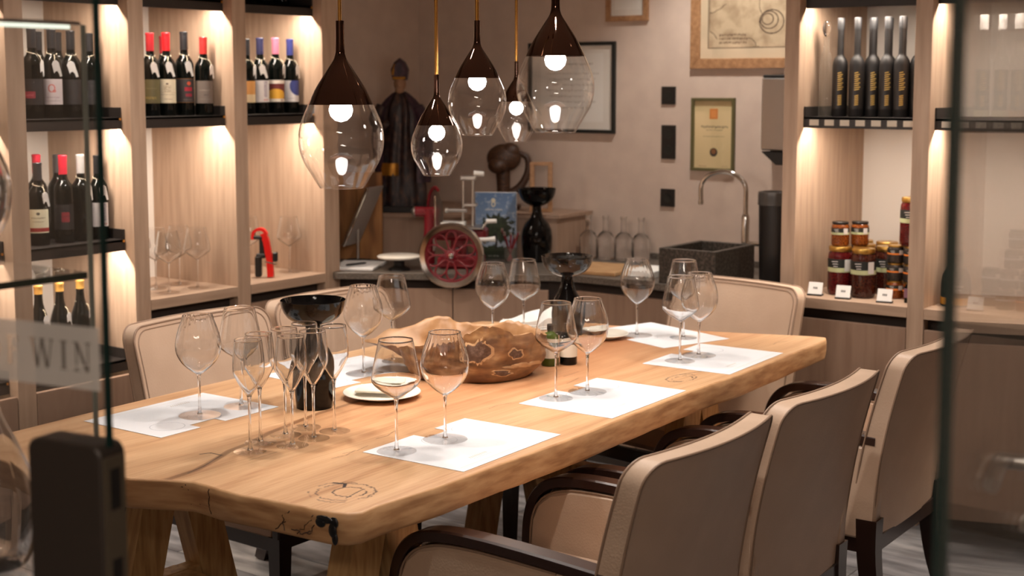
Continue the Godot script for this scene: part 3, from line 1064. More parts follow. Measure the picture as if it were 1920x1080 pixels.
	dup(jug, Vector3(-3.372, LEDGE, -5.47), 1.0, labs[2])
	dup(jug, Vector3(-3.28, LEDGE, -5.475), 1.5, labs[3])


func tree_print() -> Image:
	var im := Image.create(128, 208, false, Image.FORMAT_RGBA8)
	var n := FastNoiseLite.new()
	n.frequency = 0.05
	n.fractal_octaves = 4
	for y in 208:
		for x in 128:
			var col := c(84, 112, 150).lerp(c(150, 168, 190), clampf(y / 160.0, 0, 1))
			var v := n.get_noise_2d(x, y)
			col = col.lerp(c(196, 200, 206), clampf(v * 1.6 - 0.35 + y / 500.0, 0, 0.6))
			if y > 168 + v * 10.0: col = c(44, 56, 30).lerp(c(24, 32, 18), (y - 168) / 40.0)
			var crown := Vector2((x - 66) / 52.0, (y - 112) / 46.0)
			if crown.length() + v * 0.5 < 0.95: col = c(34, 44, 28).lerp(c(58, 70, 40), clampf(v + 0.4, 0, 1))
			if absf(x - 64.0 - v * 4.0) < 3.0 and y > 128 and y < 178: col = c(26, 22, 18)
			im.set_pixel(x, y, col)
	dab(im, Vector2(56, 24), 7.0, Color(0.86, 0.82, 0.7, 0.9))
	ring(im, Vector2(56, 36), 5, 7, Color(0.86, 0.82, 0.7, 0.9), 1.5)
	scribble(im, 32, 84, 50, 6, c(200, 200, 196), 4)
	scribble(im, 40, 72, 196, 3, c(170, 170, 160), 5)
	return im


func statue() -> void:
	var t := thing("bishop_statue", "dark painted wooden statue of a robed bishop in a mitre, on the corner ledge", "statue", corner(0.165, 0.70, 1.03), DTURN)
	part("plinth", box_mesh(Vector3(0.25, 0.03, 0.2), 0.003, Vector3(0, 0.015, 0)), M.black_plastic, t)
	# robe: rings of folded cloth
	var rows := [[0.03, 0.122, 0.082, 0.0], [0.08, 0.126, 0.084, 0.0], [0.16, 0.118, 0.078, -0.003], [0.24, 0.108, 0.072, -0.004], [0.32, 0.1, 0.068, -0.002], [0.40, 0.088, 0.064, 0.0], [0.46, 0.092, 0.062, 0.0], [0.51, 0.078, 0.056, 0.0], [0.55, 0.05, 0.042, 0.0], [0.575, 0.028, 0.028, 0.0]]
	part("robe", folds(rows, 9, 0.11, 3), M.statue_robe, t)
	# mantle over the shoulders, open in front
	var rows2 := [[0.14, 0.135, 0.085, 0.01], [0.24, 0.142, 0.086, 0.008], [0.34, 0.145, 0.082, 0.004], [0.42, 0.135, 0.076, 0.0], [0.49, 0.11, 0.066, 0.0], [0.54, 0.07, 0.05, 0.0], [0.57, 0.036, 0.034, 0.0]]
	part("mantle", folds(rows2, 7, 0.06, 8, 0.62), M.statue_mantle, t)
	part("hem", folds([[0.175, 0.112, 0.084, -0.01], [0.21, 0.113, 0.085, -0.01], [0.235, 0.109, 0.082, -0.01]], 9, 0.06, 5, 2.0, 0.42), M.statue_gold, t)
	var h := Build.new()
	h.ball(Vector3(0, 0.612, 0.006), Vector3(0.03, 0.038, 0.034), 20, 14)
	h.ball(Vector3(0, 0.607, 0.041), Vector3(0.006, 0.010, 0.008), 10, 8)
	h.ball(Vector3(0, 0.583, 0.02), Vector3(0.022, 0.022, 0.022), 14, 10)
	part("head", h.done(), M.statue_skin, t)
	var mt := Build.new()
	mt.prism(PackedVector2Array([Vector2(-0.034, 0.63), Vector2(-0.042, 0.68), Vector2(-0.026, 0.715), Vector2(0.0, 0.735), Vector2(0.026, 0.715), Vector2(0.042, 0.68), Vector2(0.034, 0.63)]), -0.03, 0.036, 2, 0.014, true)
	part("mitre", mt.done(), M.statue_mantle, t)
	part("mitre_band", box_mesh(Vector3(0.062, 0.012, 0.068), 0.004, Vector3(0, 0.64, 0.004)), M.statue_gold, t)
	part("mitre_trim", tube_mesh([Vector3(-0.03, 0.655, 0.036), Vector3(-0.022, 0.70, 0.028), Vector3(-0.004, 0.722, 0.022)], 0.006, 8), M.statue_gold, t)
	part("arm", tube_mesh(curve([Vector3(-0.085, 0.50, 0.02), Vector3(-0.115, 0.44, 0.05), Vector3(-0.07, 0.415, 0.10), Vector3(-0.035, 0.43, 0.115)], 5), [0.03, 0.031, 0.032, 0.033, 0.033, 0.032, 0.031, 0.03, 0.028, 0.026, 0.024, 0.022, 0.02, 0.018, 0.014, 0.01], 12), M.statue_robe, t)
	part("arm", tube_mesh(curve([Vector3(0.085, 0.50, 0.02), Vector3(0.12, 0.43, 0.04), Vector3(0.11, 0.37, 0.085), Vector3(0.085, 0.36, 0.11)], 5), [0.03, 0.031, 0.032, 0.033, 0.033, 0.032, 0.031, 0.03, 0.028, 0.026, 0.024, 0.022, 0.02, 0.018, 0.014, 0.01], 12), M.statue_mantle, t)


# rings [y, half width, half depth, shift] with vertical folds; gap: half angle left open in front; span: half angle covered
func folds(rows: Array, waves: int, amp: float, sd: int, gap := 0.0, span := 0.0) -> ArrayMesh:
	var b := Build.new()
	b.smooth(1)
	var seg := 72
	var fine := []
	for i in rows.size() - 1:
		for k in 4:
			var r := []
			for j in 4:
				r.append(lerpf(rows[i][j], rows[i + 1][j], k / 4.0))
			fine.append(r)
	fine.append(rows[-1])
	var at := func(r: Array, k: int) -> Vector3:
		var a := TAU * k / seg
		if gap > 0.0 and gap < 1.5: a = lerpf(gap, TAU - gap, float(k) / seg)
		if span > 0.0: a = lerpf(-span - 0.3, span - 0.3, float(k) / seg)
		var f: float = 1.0 + amp * (sin(waves * a + sd + r[0] * 3.0) * 0.6 + sin((waves + 4) * a - r[0] * 9.0) * 0.4)
		return Vector3(sin(a) * r[1] * f + r[3], r[0], cos(a) * r[2] * f)
	for i in fine.size() - 1:
		for k in seg:
			var p0: Vector3 = at.call(fine[i], k)
			var p1: Vector3 = at.call(fine[i], k + 1)
			b.oquad(p0, at.call(fine[i + 1], k), at.call(fine[i + 1], k + 1), p1, Vector3(p0.x + p1.x, 0, p0.z + p1.z))
	return b.done()


func slicer() -> void:
	var t := thing("meat_slicer", "red and steel hand-cranked meat slicer with an openwork flywheel", "slicer", corner(0.51, 0.06), DTURN)
	# flywheel hangs in front of the worktop edge
	var wz := 0.095
	var wy := 0.085
	var w := part("flywheel", lathe_mesh([Vector2(0.116, -0.014), Vector2(0.136, -0.016), Vector2(0.142, -0.008), Vector2(0.142, 0.008), Vector2(0.136, 0.016), Vector2(0.116, 0.014), Vector2(0.116, -0.014)], 64), M.chrome, t, Vector3(0, wy, wz), Vector3(PI / 2, 0, 0))
	var ri := Build.new()
	var circ := []
	for k in 49:
		circ.append(Vector3(cos(TAU * k / 48), 0, sin(TAU * k / 48)) * 0.112)
	ri.tube(circ, 0.0055, 8, false)
	for p in 10:
		var a := TAU * (p + 0.5) / 10
		var loop := []
		for k in 21:
			var f := TAU * k / 20
			var rr := 0.066 - 0.040 * cos(f)
			var across := 0.021 * sin(f) * (1.0 + 0.25 * (-cos(f)))
			loop.append(Vector3(cos(a) * rr - sin(a) * across, 0.004, sin(a) * rr + cos(a) * across))
		ri.tube(loop, 0.0042, 7, false)
	part("openwork", ri.done(), M.red_enamel, w)
	part("hub", lathe_mesh([Vector2(0, -0.012), Vector2(0.022, -0.012), Vector2(0.024, 0.006), Vector2(0.012, 0.012), Vector2(0, 0.012)], 24), M.red_enamel, w)
	part("hub_cap", lathe_mesh([Vector2(0.012, 0.011), Vector2(0.011, 0.018), Vector2(0.006, 0.022), Vector2(0, 0.023)], 20), M.chrome, w)
	# body and base
	part("axle", tube_mesh([Vector3(0, wy, 0.085), Vector3(0, wy, -0.12)], 0.012, 12), M.steel, t)
	var bb := Build.new()
	bb.box(Vector3(0.01, 0.03, -0.17), Vector3(0.2, 0.058, 0.16), 0.012)
	bb.box(Vector3(0.01, 0.155, -0.16), Vector3(0.235, 0.055, 0.12), 0.014)
	bb.box(Vector3(0.0, 0.09, -0.17), Vector3(0.07, 0.1, 0.08), 0.01)
	part("body", bb.done(), M.red_enamel, t)
	part("tray", box_mesh(Vector3(0.215, 0.008, 0.16), 0.002, Vector3(0.005, 0.187, -0.13)), M.steel, t)
	part("tray_leg", box_mesh(Vector3(0.006, 0.1, 0.03), 0.001, Vector3(-0.1, 0.135, -0.07)), M.steel, t)
	part("food_table", box_mesh(Vector3(0.105, 0.018, 0.1), 0.003, Vector3(-0.02, 0.202, -0.12)), M.white_plastic, t)
	for r in [[0.021, 0.19, 0.41], [0.065, 0.19, 0.415]]:
		part("rod", tube_mesh([Vector3(r[0], r[1], -0.14), Vector3(r[0], r[2], -0.14)], 0.006, 10), M.steel, t)
	part("grip_bar", tube_mesh([Vector3(-0.048, 0.262, -0.12), Vector3(0.04, 0.262, -0.12)], 0.0085, 12), M.brushed_steel, t)
	part("grip_end", lathe_mesh([Vector2(0, -0.008), Vector2(0.012, -0.006), Vector2(0.012, 0.006), Vector2(0, 0.008)], 16), M.steel, t, Vector3(-0.05, 0.262, -0.12), Vector3(0, 0, PI / 2))
	part("clamp_knob", tube_mesh([Vector3(0.07, 0.425, -0.14), Vector3(0.115, 0.423, -0.14)], [0.013, 0.011], 14), M.white_plastic, t)
	part("clamp_head", box_mesh(Vector3(0.075, 0.022, 0.03), 0.005, Vector3(0.045, 0.405, -0.14)), M.steel, t)
	part("spike_plate", box_mesh(Vector3(0.06, 0.012, 0.05), 0.002, Vector3(0.055, 0.285, -0.14)), M.steel, t)
	# blade with its guard and the red column carrying it
	part("blade", lathe_mesh([Vector2(0, -0.004), Vector2(0.108, -0.002), Vector2(0.112, 0.0), Vector2(0.108, 0.002), Vector2(0, 0.004)], 56), M.steel, t, Vector3(-0.105, 0.24, -0.17), Vector3(0, 0.42, PI / 2))
	var gp := []
	for k in 25:
		var a2 := lerpf(-0.3, PI * 0.62, k / 24.0)
		gp.append(Vector3(-0.108 - cos(a2) * 0.050, 0.24 + sin(a2) * 0.118, -0.17 - cos(a2) * 0.107))
	part("blade_guard", tube_mesh(gp, 0.008, 8), M.red_enamel, t)
	part("guard_rail", tube_mesh([Vector3(-0.093, 0.10, -0.06), Vector3(-0.093, 0.33, -0.06)], 0.004, 8), M.chrome, t)
	var cb := Build.new()
	cb.tube(curve([Vector3(-0.150, 0.014, -0.205), Vector3(-0.142, 0.12, -0.2), Vector3(-0.14, 0.2, -0.2), Vector3(-0.14, 0.26, -0.2)], 4), [0.034, 0.032, 0.03, 0.028, 0.026, 0.025, 0.024, 0.024, 0.024, 0.025, 0.026, 0.028, 0.028], 18)
	part("column", cb.done(), M.red_enamel, t)
	var mo := part("motor_housing", tube_mesh([Vector3(-0.205, 0.247, -0.2), Vector3(-0.115, 0.247, -0.2)], 0.023, 20), M.red_enamel, t)
	part("end_knob", tube_mesh([Vector3(-0.222, 0.247, -0.2), Vector3(-0.212, 0.247, -0.2), Vector3(-0.204, 0.247, -0.2)], [0.01, 0.023, 0.026], 18), M.steel, mo)
	part("crank", tube_mesh([Vector3(0.105, 0.145, 0.02), Vector3(0.15, 0.148, 0.02), Vector3(0.182, 0.15, 0.02)], [0.011, 0.009, 0.013], 12), M.white_plastic, t)
	part("crank_post", tube_mesh([Vector3(0.12, 0.12, -0.12), Vector3(0.125, 0.145, 0.025)], 0.008, 10), M.steel, t)
	part("thickness_knob", tube_mesh([Vector3(0.13, 0.215, -0.1), Vector3(0.175, 0.217, -0.1)], [0.011, 0.009], 12), M.white_plastic, t)
	part("thickness_arm", tube_mesh([Vector3(0.11, 0.18, -0.1), Vector3(0.135, 0.215, -0.1)], 0.006, 10), M.steel, t)
	# round receiving plate on its own black foot
	var pl := thing("receiving_plate", "round white plate on a black foot beside the slicer column", "plate", corner(0.255, 0.115), DTURN)
	part("plate", lathe_mesh([Vector2(0, 0.048), Vector2(0.065, 0.048), Vector2(0.096, 0.056), Vector2(0.098, 0.062), Vector2(0.09, 0.066), Vector2(0.0, 0.066)], 44), M.porcelain, pl)
	part("foot", lathe_mesh([Vector2(0, 0), Vector2(0.05, 0), Vector2(0.046, 0.008), Vector2(0.024, 0.02), Vector2(0.024, 0.048), Vector2(0, 0.048)], 28), M.black_plastic, pl)

# ---------------------------------------------------------------- table

func edge_outline() -> PackedVector2Array:
	# the slab's live outline, (x, z), counter-clockwise from the near left corner
	var key := [Vector2(-3.045, -1.80), Vector2(-2.90, -1.815), Vector2(-2.781, -1.845), Vector2(-2.65, -1.885), Vector2(-2.46, -1.91), Vector2(-2.39, -1.95), Vector2(-2.33, -1.978), Vector2(-2.24, -1.972), Vector2(-2.17, -1.972), Vector2(-2.085, -1.985), Vector2(-2.04, -1.99), Vector2(-1.935, -2.002), Vector2(-1.898, -2.014), Vector2(-1.878, -2.04), Vector2(-1.884, -2.09), Vector2(-1.88, -2.14), Vector2(-1.869, -2.286), Vector2(-1.868, -2.5), Vector2(-1.864, -2.78), Vector2(-1.872, -3.04), Vector2(-1.886, -3.41), Vector2(-1.880, -3.78), Vector2(-1.892, -4.106), Vector2(-1.905, -4.42), Vector2(-1.925, -4.47), Vector2(-1.97, -4.468), Vector2(-2.284, -4.352), Vector2(-2.70, -4.225), Vector2(-3.02, -4.07), Vector2(-3.10, -4.03), Vector2(-3.115, -3.98), Vector2(-3.10, -3.5), Vector2(-3.085, -2.9), Vector2(-3.07, -2.34), Vector2(-3.05, -1.99), Vector2(-3.055, -1.86)]
	var out := PackedVector2Array()
	var n := key.size()
	for i in n:
		var p0: Vector2 = key[(i + n - 1) % n]
		var p1: Vector2 = key[i]
		var p2: Vector2 = key[(i + 1) % n]
		var p3: Vector2 = key[(i + 2) % n]
		var steps := clampi(int((p2 - p1).length() / 0.045), 1, 8)
		for k in steps:
			var t := float(k) / steps
			out.append(0.5 * (2.0 * p1 + (p2 - p0) * t + (2.0 * p0 - 5.0 * p1 + 4.0 * p2 - p3) * t * t + (3.0 * p1 - p0 - 3.0 * p2 + p3) * t * t * t))
	return out


const TX0 := -3.16
const TX1 := -1.84
const TZ0 := -4.52
const TZ1 := -1.76

func table_uv(p: Vector3) -> Vector2:
	return Vector2((p.x - TX0) / (TX1 - TX0), (p.z - TZ0) / (TZ1 - TZ0))


func table_print() -> Image:
	var W := 660
	var H := 1380
	var im := Image.create(W, H, false, Image.FORMAT_RGBA8)
	var a := FastNoiseLite.new()
	a.seed = 3; a.frequency = 1.0; a.fractal_octaves = 4
	var b := FastNoiseLite.new()
	b.seed = 9; b.frequency = 1.0; b.fractal_octaves = 2
	var lite := c(208, 170, 130)
	var midc := c(192, 150, 110)
	var deep := c(160, 114, 78)
	for y in H:
		var z := TZ0 + (y + 0.5) / H * (TZ1 - TZ0)
		for x in W:
			var xx := TX0 + (x + 0.5) / W * (TX1 - TX0)
			# three wide boards, each with its own shade
			var board := 0 if xx < -2.74 else (1 if xx < -2.34 else 2)
			var warp := b.get_noise_2d(xx * 1.3 + board * 7.0, z * 0.8) * 0.07
			var g := a.get_noise_2d((xx + warp) * 17.0 + board * 31.0, z * 0.55)
			var f := a.get_noise_2d(xx * 110.0, z * 3.0 + board * 5.0)
			var v := 0.56 + g * 0.5 + f * 0.3
			var col := deep.lerp(midc, clampf(v * 2.0, 0, 1)) if v < 0.5 else midc.lerp(lite, clampf(v * 2.0 - 1.0, 0, 1))
			# heartwood is redder towards the middle board
			var red := clampf(1.0 - absf(xx + 2.45 + warp) / 0.36, 0.0, 1.0) * clampf((-2.35 - z) / 0.8, 0.0, 1.0)
			col = col.lerp(c(168, 104, 66), red * 0.62)
			im.set_pixel(x, y, col)
	var P := func(x: float, z: float) -> Vector2: return Vector2((x - TX0) / (TX1 - TX0) * W, (z - TZ0) / (TZ1 - TZ0) * H)
	var ink := Color(0.16, 0.13, 0.13, 0.6)
	# knots: broken dark rings
	for k in [[-2.008, -2.125, 0.062, 0.062, 1], [-2.0, -2.13, 0.036, 0.034, 1], [-2.012, -2.12, 0.072, 0.07, 2], [-2.0, -3.58, 0.036, 0.062, 1], [-1.995, -3.575, 0.024, 0.045, 2]]:
		for s in 320:
			var an := TAU * s / 320.0
			var w := a.get_noise_2d(cos(an) * 2.0 + k[0] * 9.0, sin(an) * 2.0 + k[4] * 3.0)
			if w > (-0.22 if k[4] == 1 else -0.02): dab(im, P.call(k[0] + cos(an) * k[2] * (1.0 + w * 0.16), k[1] + sin(an) * k[3] * (1.0 + w * 0.16)), 1.0, Color(ink.r, ink.g, ink.b, 0.22))
	stroke(im, [P.call(-2.075, -2.16), P.call(-2.05, -2.17), P.call(-2.035, -2.15)], 2.0, ink)
	stroke(im, [P.call(-1.99, -2.16), P.call(-1.975, -2.09)], 0.8, ink)
	stroke(im, [P.call(-2.03, -3.62), P.call(-2.0, -3.7), P.call(-2.02, -3.76)], 0.9, ink)
	# long dark seam with black dots, dark flap of heartwood beside the flutes
	var seam := Color(0.3, 0.2, 0.14, 0.28)
	stroke(im, [P.call(-2.39, -1.95), P.call(-2.40, -2.05), P.call(-2.43, -2.13), P.call(-2.465, -2.21), P.call(-2.48, -2.29), P.call(-2.515, -2.39), P.call(-2.56, -2.6), P.call(-2.58, -2.9)], 5.0, Color(0.36, 0.23, 0.14, 0.07))
	stroke(im, [P.call(-2.395, -2.02), P.call(-2.41, -2.08), P.call(-2.45, -2.17)], 1.0, Color(0.12, 0.09, 0.08, 0.35))
	stroke(im, [P.call(-2.498, -2.146), P.call(-2.487, -2.168), P.call(-2.446, -2.17)], 1.2, Color(0.16, 0.11, 0.09, 0.6))
	var r := RandomNumberGenerator.new()
	r.seed = 12
	for k in 16:
		var px := r.randf_range(-3.0, -1.95)
		var pz := r.randf_range(-4.3, -2.0)
		stroke(im, [P.call(px, pz), P.call(px + r.randf_range(-0.01, 0.01), pz - 0.04), P.call(px + r.randf_range(-0.02, 0.02), pz - 0.09)], 0.8, Color(0.24, 0.16, 0.1, 0.3))
	return im


func jagged(line: Array, amp: float) -> Array:
	var out := []
	for i in line.size() - 1:
		for k in 5:
			var p: Vector3 = line[i].lerp(line[i + 1], k / 5.0)
			if k > 0: p += Vector3(rng.randf_range(-amp, amp), rng.randf_range(-amp, amp), 0)
			out.append(p)
	out.append(line[-1])
	return out


func dining_table() -> void:
	var t := thing("slab_table", "long live-edge oak slab table with a black resin knot at one corner", "table", Vector3.ZERO)
	var o := edge_outline()
	var n := o.size()
	var th := 0.07
	var wob := FastNoiseLite.new()
	wob.seed = 2
	wob.frequency = 3.0
	var area := 0.0
	for i in n: area += o[i].cross(o[(i + 1) % n])
	var sg := 1.0 if area > 0 else -1.0
	# edge profile: (inset, drop)
	var prof := [[0.007, 0.0], [0.003, 0.0012], [0.0005, 0.0045], [-0.001, 0.018], [-0.0015, 0.04], [0.0, 0.060], [0.004, 0.068], [0.009, 0.07]]
	var rings := []
	for pr in prof:
		var rg := []
		for i in n:
			var d := (o[(i + 1) % n] - o[(i + n - 1) % n]).normalized()
			var inn := Vector2(-d.y, d.x) * sg
			var bump := wob.get_noise_3d(o[i].x * 2.0, pr[1] * 22.0, o[i].y * 2.0) * 0.007 * smoothstep(0.0, 0.02, pr[1])
			if o[i].y > -2.06: bump *= 2.0
			var q: Vector2 = o[i] + inn * (pr[0] + bump)
			rg.append(Vector3(q.x, TOP - pr[1], q.y))
		rings.append(rg)
	var top := Build.new()
	top.smooth(1)
	var flat_ring := PackedVector2Array()
	for p in rings[0]: flat_ring.append(Vector2(p.x, p.z))
	var idx := Geometry2D.triangulate_polygon(flat_ring)
	for i in range(0, idx.size(), 3):
		var p0: Vector3 = rings[0][idx[i]]
		var p1: Vector3 = rings[0][idx[i + 1]]
		var p2: Vector3 = rings[0][idx[i + 2]]
		if (p0 - p2).cross(p0 - p1).y < 0.0: top.tri(p0, p2, p1, table_uv(p0), table_uv(p2), table_uv(p1))
		else: top.tri(p0, p1, p2, table_uv(p0), table_uv(p1), table_uv(p2))
	var tm := plain("table_top", Color.WHITE, 0.42)
	tm.albedo_texture = ImageTexture.create_from_image(table_print())
	tm.texture_repeat = false
	part("tabletop", top.done(), tm, t)
	var eb := Build.new()
	eb.smooth(1)
	for k in prof.size() - 1:
		for i in n:
			var i1 := (i + 1) % n
			var d2 := o[i1] - o[i]
			var out := Vector3(d2.y, 0, -d2.x) * sg + Vector3(0, 0.02 if k < 2 else (-0.02 if k > 5 else 0.0), 0)
			eb.oquad(rings[k][i], rings[k + 1][i], rings[k + 1][i1], rings[k][i1], out)
	eb.smooth(-1)
	for i in range(0, idx.size(), 3):
		eb.otri(rings[-1][idx[i]], rings[-1][idx[i + 1]], rings[-1][idx[i + 2]], Vector3.DOWN)
	var edge := part("live_edge", eb.done(), M.oak_edge, t)
	# black resin in the near corner, and cracks down the end face
	var face := func(x: float, drop: float) -> Vector3:
		var best := 0
		for i in n:
			if o[i].y > -2.055 and absf(o[i].x - x) < absf(o[best].x - x): best = i
		var dd := (o[(best + 1) % n] - o[(best + n - 1) % n]).normalized()
		var w2 := wob.get_noise_3d(o[best].x * 2.0, drop * 22.0, o[best].y * 2.0) * 0.014
		var q := o[best] + Vector2(-dd.y, dd.x) * sg * (w2 - 0.0018)
		return Vector3(x, TOP - drop, q.y + (x - o[best].x) * (dd.y / maxf(0.2, absf(dd.x)) * signf(dd.x)))
	var kb := Build.new()
	for blob in [[-1.945, 0.016, 0.024, 0.008], [-1.955, 0.024, 0.014, 0.01], [-1.922, 0.02, 0.012, 0.012], [-1.925, 0.036, 0.011, 0.016], [-1.921, 0.054, 0.008, 0.014]]:
		var mid: Vector3 = face.call(blob[0], blob[1])
		kb.ball(mid, Vector3(blob[2], blob[3], 0.004), 14, 8)
	part("resin_knot", kb.done(), M.resin, edge)
	for cr in [[[-2.075, 0.004], [-2.06, 0.03], [-2.045, 0.055]], [[-2.06, 0.028], [-2.035, 0.012]], [[-2.02, 0.06], [-1.995, 0.035], [-1.975, 0.012]], [[-2.345, 0.006], [-2.338, 0.03], [-2.33, 0.05]], [[-2.36, 0.012], [-2.33, 0.022], [-2.31, 0.012]], [[-1.985, 0.05], [-1.97, 0.03]], [[-2.03, 0.05], [-2.0, 0.056], [-1.975, 0.048]], [[-2.335, 0.028], [-2.30, 0.044]], [[-2.27, 0.004], [-2.268, 0.04], [-2.272, 0.062]], [[-2.052, 0.04], [-2.075, 0.058]]]:
		var line := []
		for q in cr: line.append(face.call(q[0], q[1]))
		part("crack", tube_mesh(jagged(line, 0.004), 0.0011, 5), M.crack, edge)
	# trestles: two splayed legs a side, joined by a rail
	for z in [-2.30, -3.80]:
		for x in [-2.79, -2.08]:
			for s in [-1.0, 1.0]:
				var lb := Build.new()
				var a0 := Vector3(x, 0.69, z + s * 0.035)
				var a1 := Vector3(x, 0.0, z + s * 0.215)
				lb.sweep([a1, a0], [Vector2(-0.032, -0.052), Vector2(0.032, -0.052), Vector2(0.032, 0.052), Vector2(-0.032, 0.052)], Vector3(1, 0, 0))
				part("leg", lb.done(), M.oak_leg, t)
			part("rail", box_mesh(Vector3(0.05, 0.08, 0.19), 0.003, Vector3(x, 0.33, z)), M.oak_leg, t)
		part("cross_beam", box_mesh(Vector3(0.78, 0.075, 0.06), 0.003, Vector3(-2.435, 0.33, z)), M.oak_leg, t)

# ---------------------------------------------------------------- armchairs

# local axes: +z the way the sitter faces, origin on the floor
func make_chair() -> Node3D:
	var t := thing("armchair", "", "chair", Vector3.ZERO, 0.0, "beige leather armchairs round the slab table")
	# backrest: a curved, tilted slab
	var W := 0.285
	var R := 0.05
	var y0 := 0.335
	var y1 := 0.885
	var ys := []
	for k in 15: ys.append(lerpf(y0, y1 - R, k / 14.0))
	for k in range(1, 7): ys.append(y1 - R + R * sin(PI / 2 * k / 6.0))
	var half := func(y: float) -> float:
		var w: float = lerpf(W - 0.012, W, smoothstep(y0, 0.6, y))
		if y <= y1 - R: return w
		return w - R + sqrt(maxf(0.0, R * R - pow(y - (y1 - R), 2.0)))
	var zback := func(u: float, y: float) -> float:
		var f: float = (y - 0.40) / 0.485
		var base: float = -0.23 - 0.03 * f - 0.062 * f * absf(f)
		return base - (0.012 + 0.03 * clampf(f, 0, 1)) * (1.0 - u * u)
	var zfront := func(u: float, y: float) -> float:
		var f: float = clampf((y - 0.40) / 0.485, 0, 1)
		var th: float = lerpf(0.062, 0.05, f) + (0.022 * (1.0 - pow(absf(u), 4.0))) * (1.0 - f * 0.75)
		return zback.call(u, y) + th
	var C := 18
	var b := Build.new()
	for side in 2:
		b.smooth(1 + side)
		for j in ys.size() - 1:
			for i in C:
				var q := []
				for e in [[i, j], [i, j + 1], [i + 1, j + 1], [i + 1, j]]:
					var u: float = -1.0 + 2.0 * e[0] / C
					var y: float = ys[e[1]]
					var x: float = u * half.call(y)
					q.append(Vector3(x, y, zback.call(x / W, y) if side == 0 else zfront.call(x / W, y)))
				b.oquad(q[0], q[1], q[2], q[3], Vector3(0, 0, -1) if side == 0 else Vector3(0, 0, 1))
	# the band round the rim
	var rim := []
	for j in ys.size(): rim.append(Vector2(half.call(ys[j]), ys[j]))
	for i in range(1, C): rim.append(Vector2(half.call(y1) * (1.0 - 2.0 * i / C), y1))
	for j in range(ys.size() - 1, -1, -1): rim.append(Vector2(-half.call(ys[j]), ys[j]))
	b.smooth(3)
	var pback := []
	var pfront := []
	for q in rim:
		pback.append(Vector3(q.x, q.y, zback.call(q.x / W, q.y)))
		pfront.append(Vector3(q.x, q.y, zfront.call(q.x / W, q.y)))
	for i in rim.size() - 1:
		var d: Vector2 = rim[i + 1] - rim[i]
		b.oquad(pback[i], pback[i + 1], pfront[i + 1], pfront[i], Vector3(d.y, -d.x, 0))
	b.smooth(-1)
	b.oquad(pback[0], pback[-1], pfront[-1], pfront[0], Vector3.DOWN)
	var back := part("backrest", b.done(), M.leather, t)
	var pp := Build.new()
	pp.tube(pback, 0.0035, 6)
	pp.tube(pfront, 0.0035, 6)
	# front seam a little inside the rim
	var seam := []
	for q in rim:
		var m := Vector2(q.x * 0.945, y0 + (q.y - y0) * 0.978)
		seam.append(Vector3(m.x, m.y, zfront.call(m.x / W, m.y) + 0.0005))
	pp.tube(seam, 0.002, 6)
	part("piping", pp.done(), M.piping, back)
	# sides under the arms
	var prof := PackedVector2Array([Vector2(-0.235, 0.335), Vector2(0.335, 0.335), Vector2(0.338, 0.44), Vector2(0.332, 0.52), Vector2(0.312, 0.565), Vector2(0.275, 0.595), Vector2(0.21, 0.614), Vector2(0.1, 0.62), Vector2(-0.1, 0.615), Vector2(-0.245, 0.605)])
	for s in [-1.0, 1.0]:
		var sb := Build.new()
		sb.prism(prof, minf(s * 0.235, s * 0.284), maxf(s * 0.235, s * 0.284), 0, 0.008, true)
		var sp := part("side_panel", sb.done(), M.leather, t)
		var line := []
		for q in prof: line.append(Vector3(s * 0.279, q.y + 0.0, q.x))
		var line2 := []
		for q in prof: line2.append(Vector3(s * 0.24, q.y + 0.0, q.x))
		var pb := Build.new()
		pb.tube(curve(line.slice(1, 9), 3), 0.0032, 6)
		pb.tube(curve(line2.slice(1, 9), 3), 0.0032, 6)
		part("piping", pb.done(), M.piping, sp)
		# dark wood arm: up from the front leg, round the corner, back to the backrest
		var path := curve([Vector3(0, 0.34, 0.35), Vector3(0, 0.44, 0.353), Vector3(0, 0.525, 0.347), Vector3(0, 0.585, 0.322), Vector3(0, 0.622, 0.275), Vector3(0, 0.638, 0.20), Vector3(0, 0.641, 0.08), Vector3(0, 0.636, -0.08), Vector3(0, 0.628, -0.232)], 5)
		var ab := Build.new()
		var hw := 0.0255
		var hh := 0.0125
		ab.sweep(path, [Vector2(-hw, -hh), Vector2(-hw + 0.005, -hh - 0.002), Vector2(hw - 0.005, -hh - 0.002), Vector2(hw, -hh), Vector2(hw, hh - 0.004), Vector2(hw - 0.005, hh), Vector2(-hw + 0.005, hh), Vector2(-hw, hh - 0.004)], Vector3(1, 0, 0))
		part("arm", ab.done(), M.dark_wood, t, Vector3(s * 0.262, 0, 0))
	# seat and its frame
	part("seat", box_mesh(Vector3(0.468, 0.11, 0.56), 0.022, Vector3(0, 0.405, 0.06)), M.leather, t)
	var fb := Build.new()
	fb.box(Vector3(0, 0.317, 0.322), Vector3(0.52, 0.05, 0.026), 0.003)
	fb.box(Vector3(0, 0.317, -0.222), Vector3(0.5, 0.05, 0.026), 0.003)
	for s in [-1.0, 1.0]: fb.box(Vector3(s * 0.262, 0.317, 0.05), Vector3(0.026, 0.05, 0.52), 0.003)
	part("seat_frame", fb.done(), M.dark_wood, t)
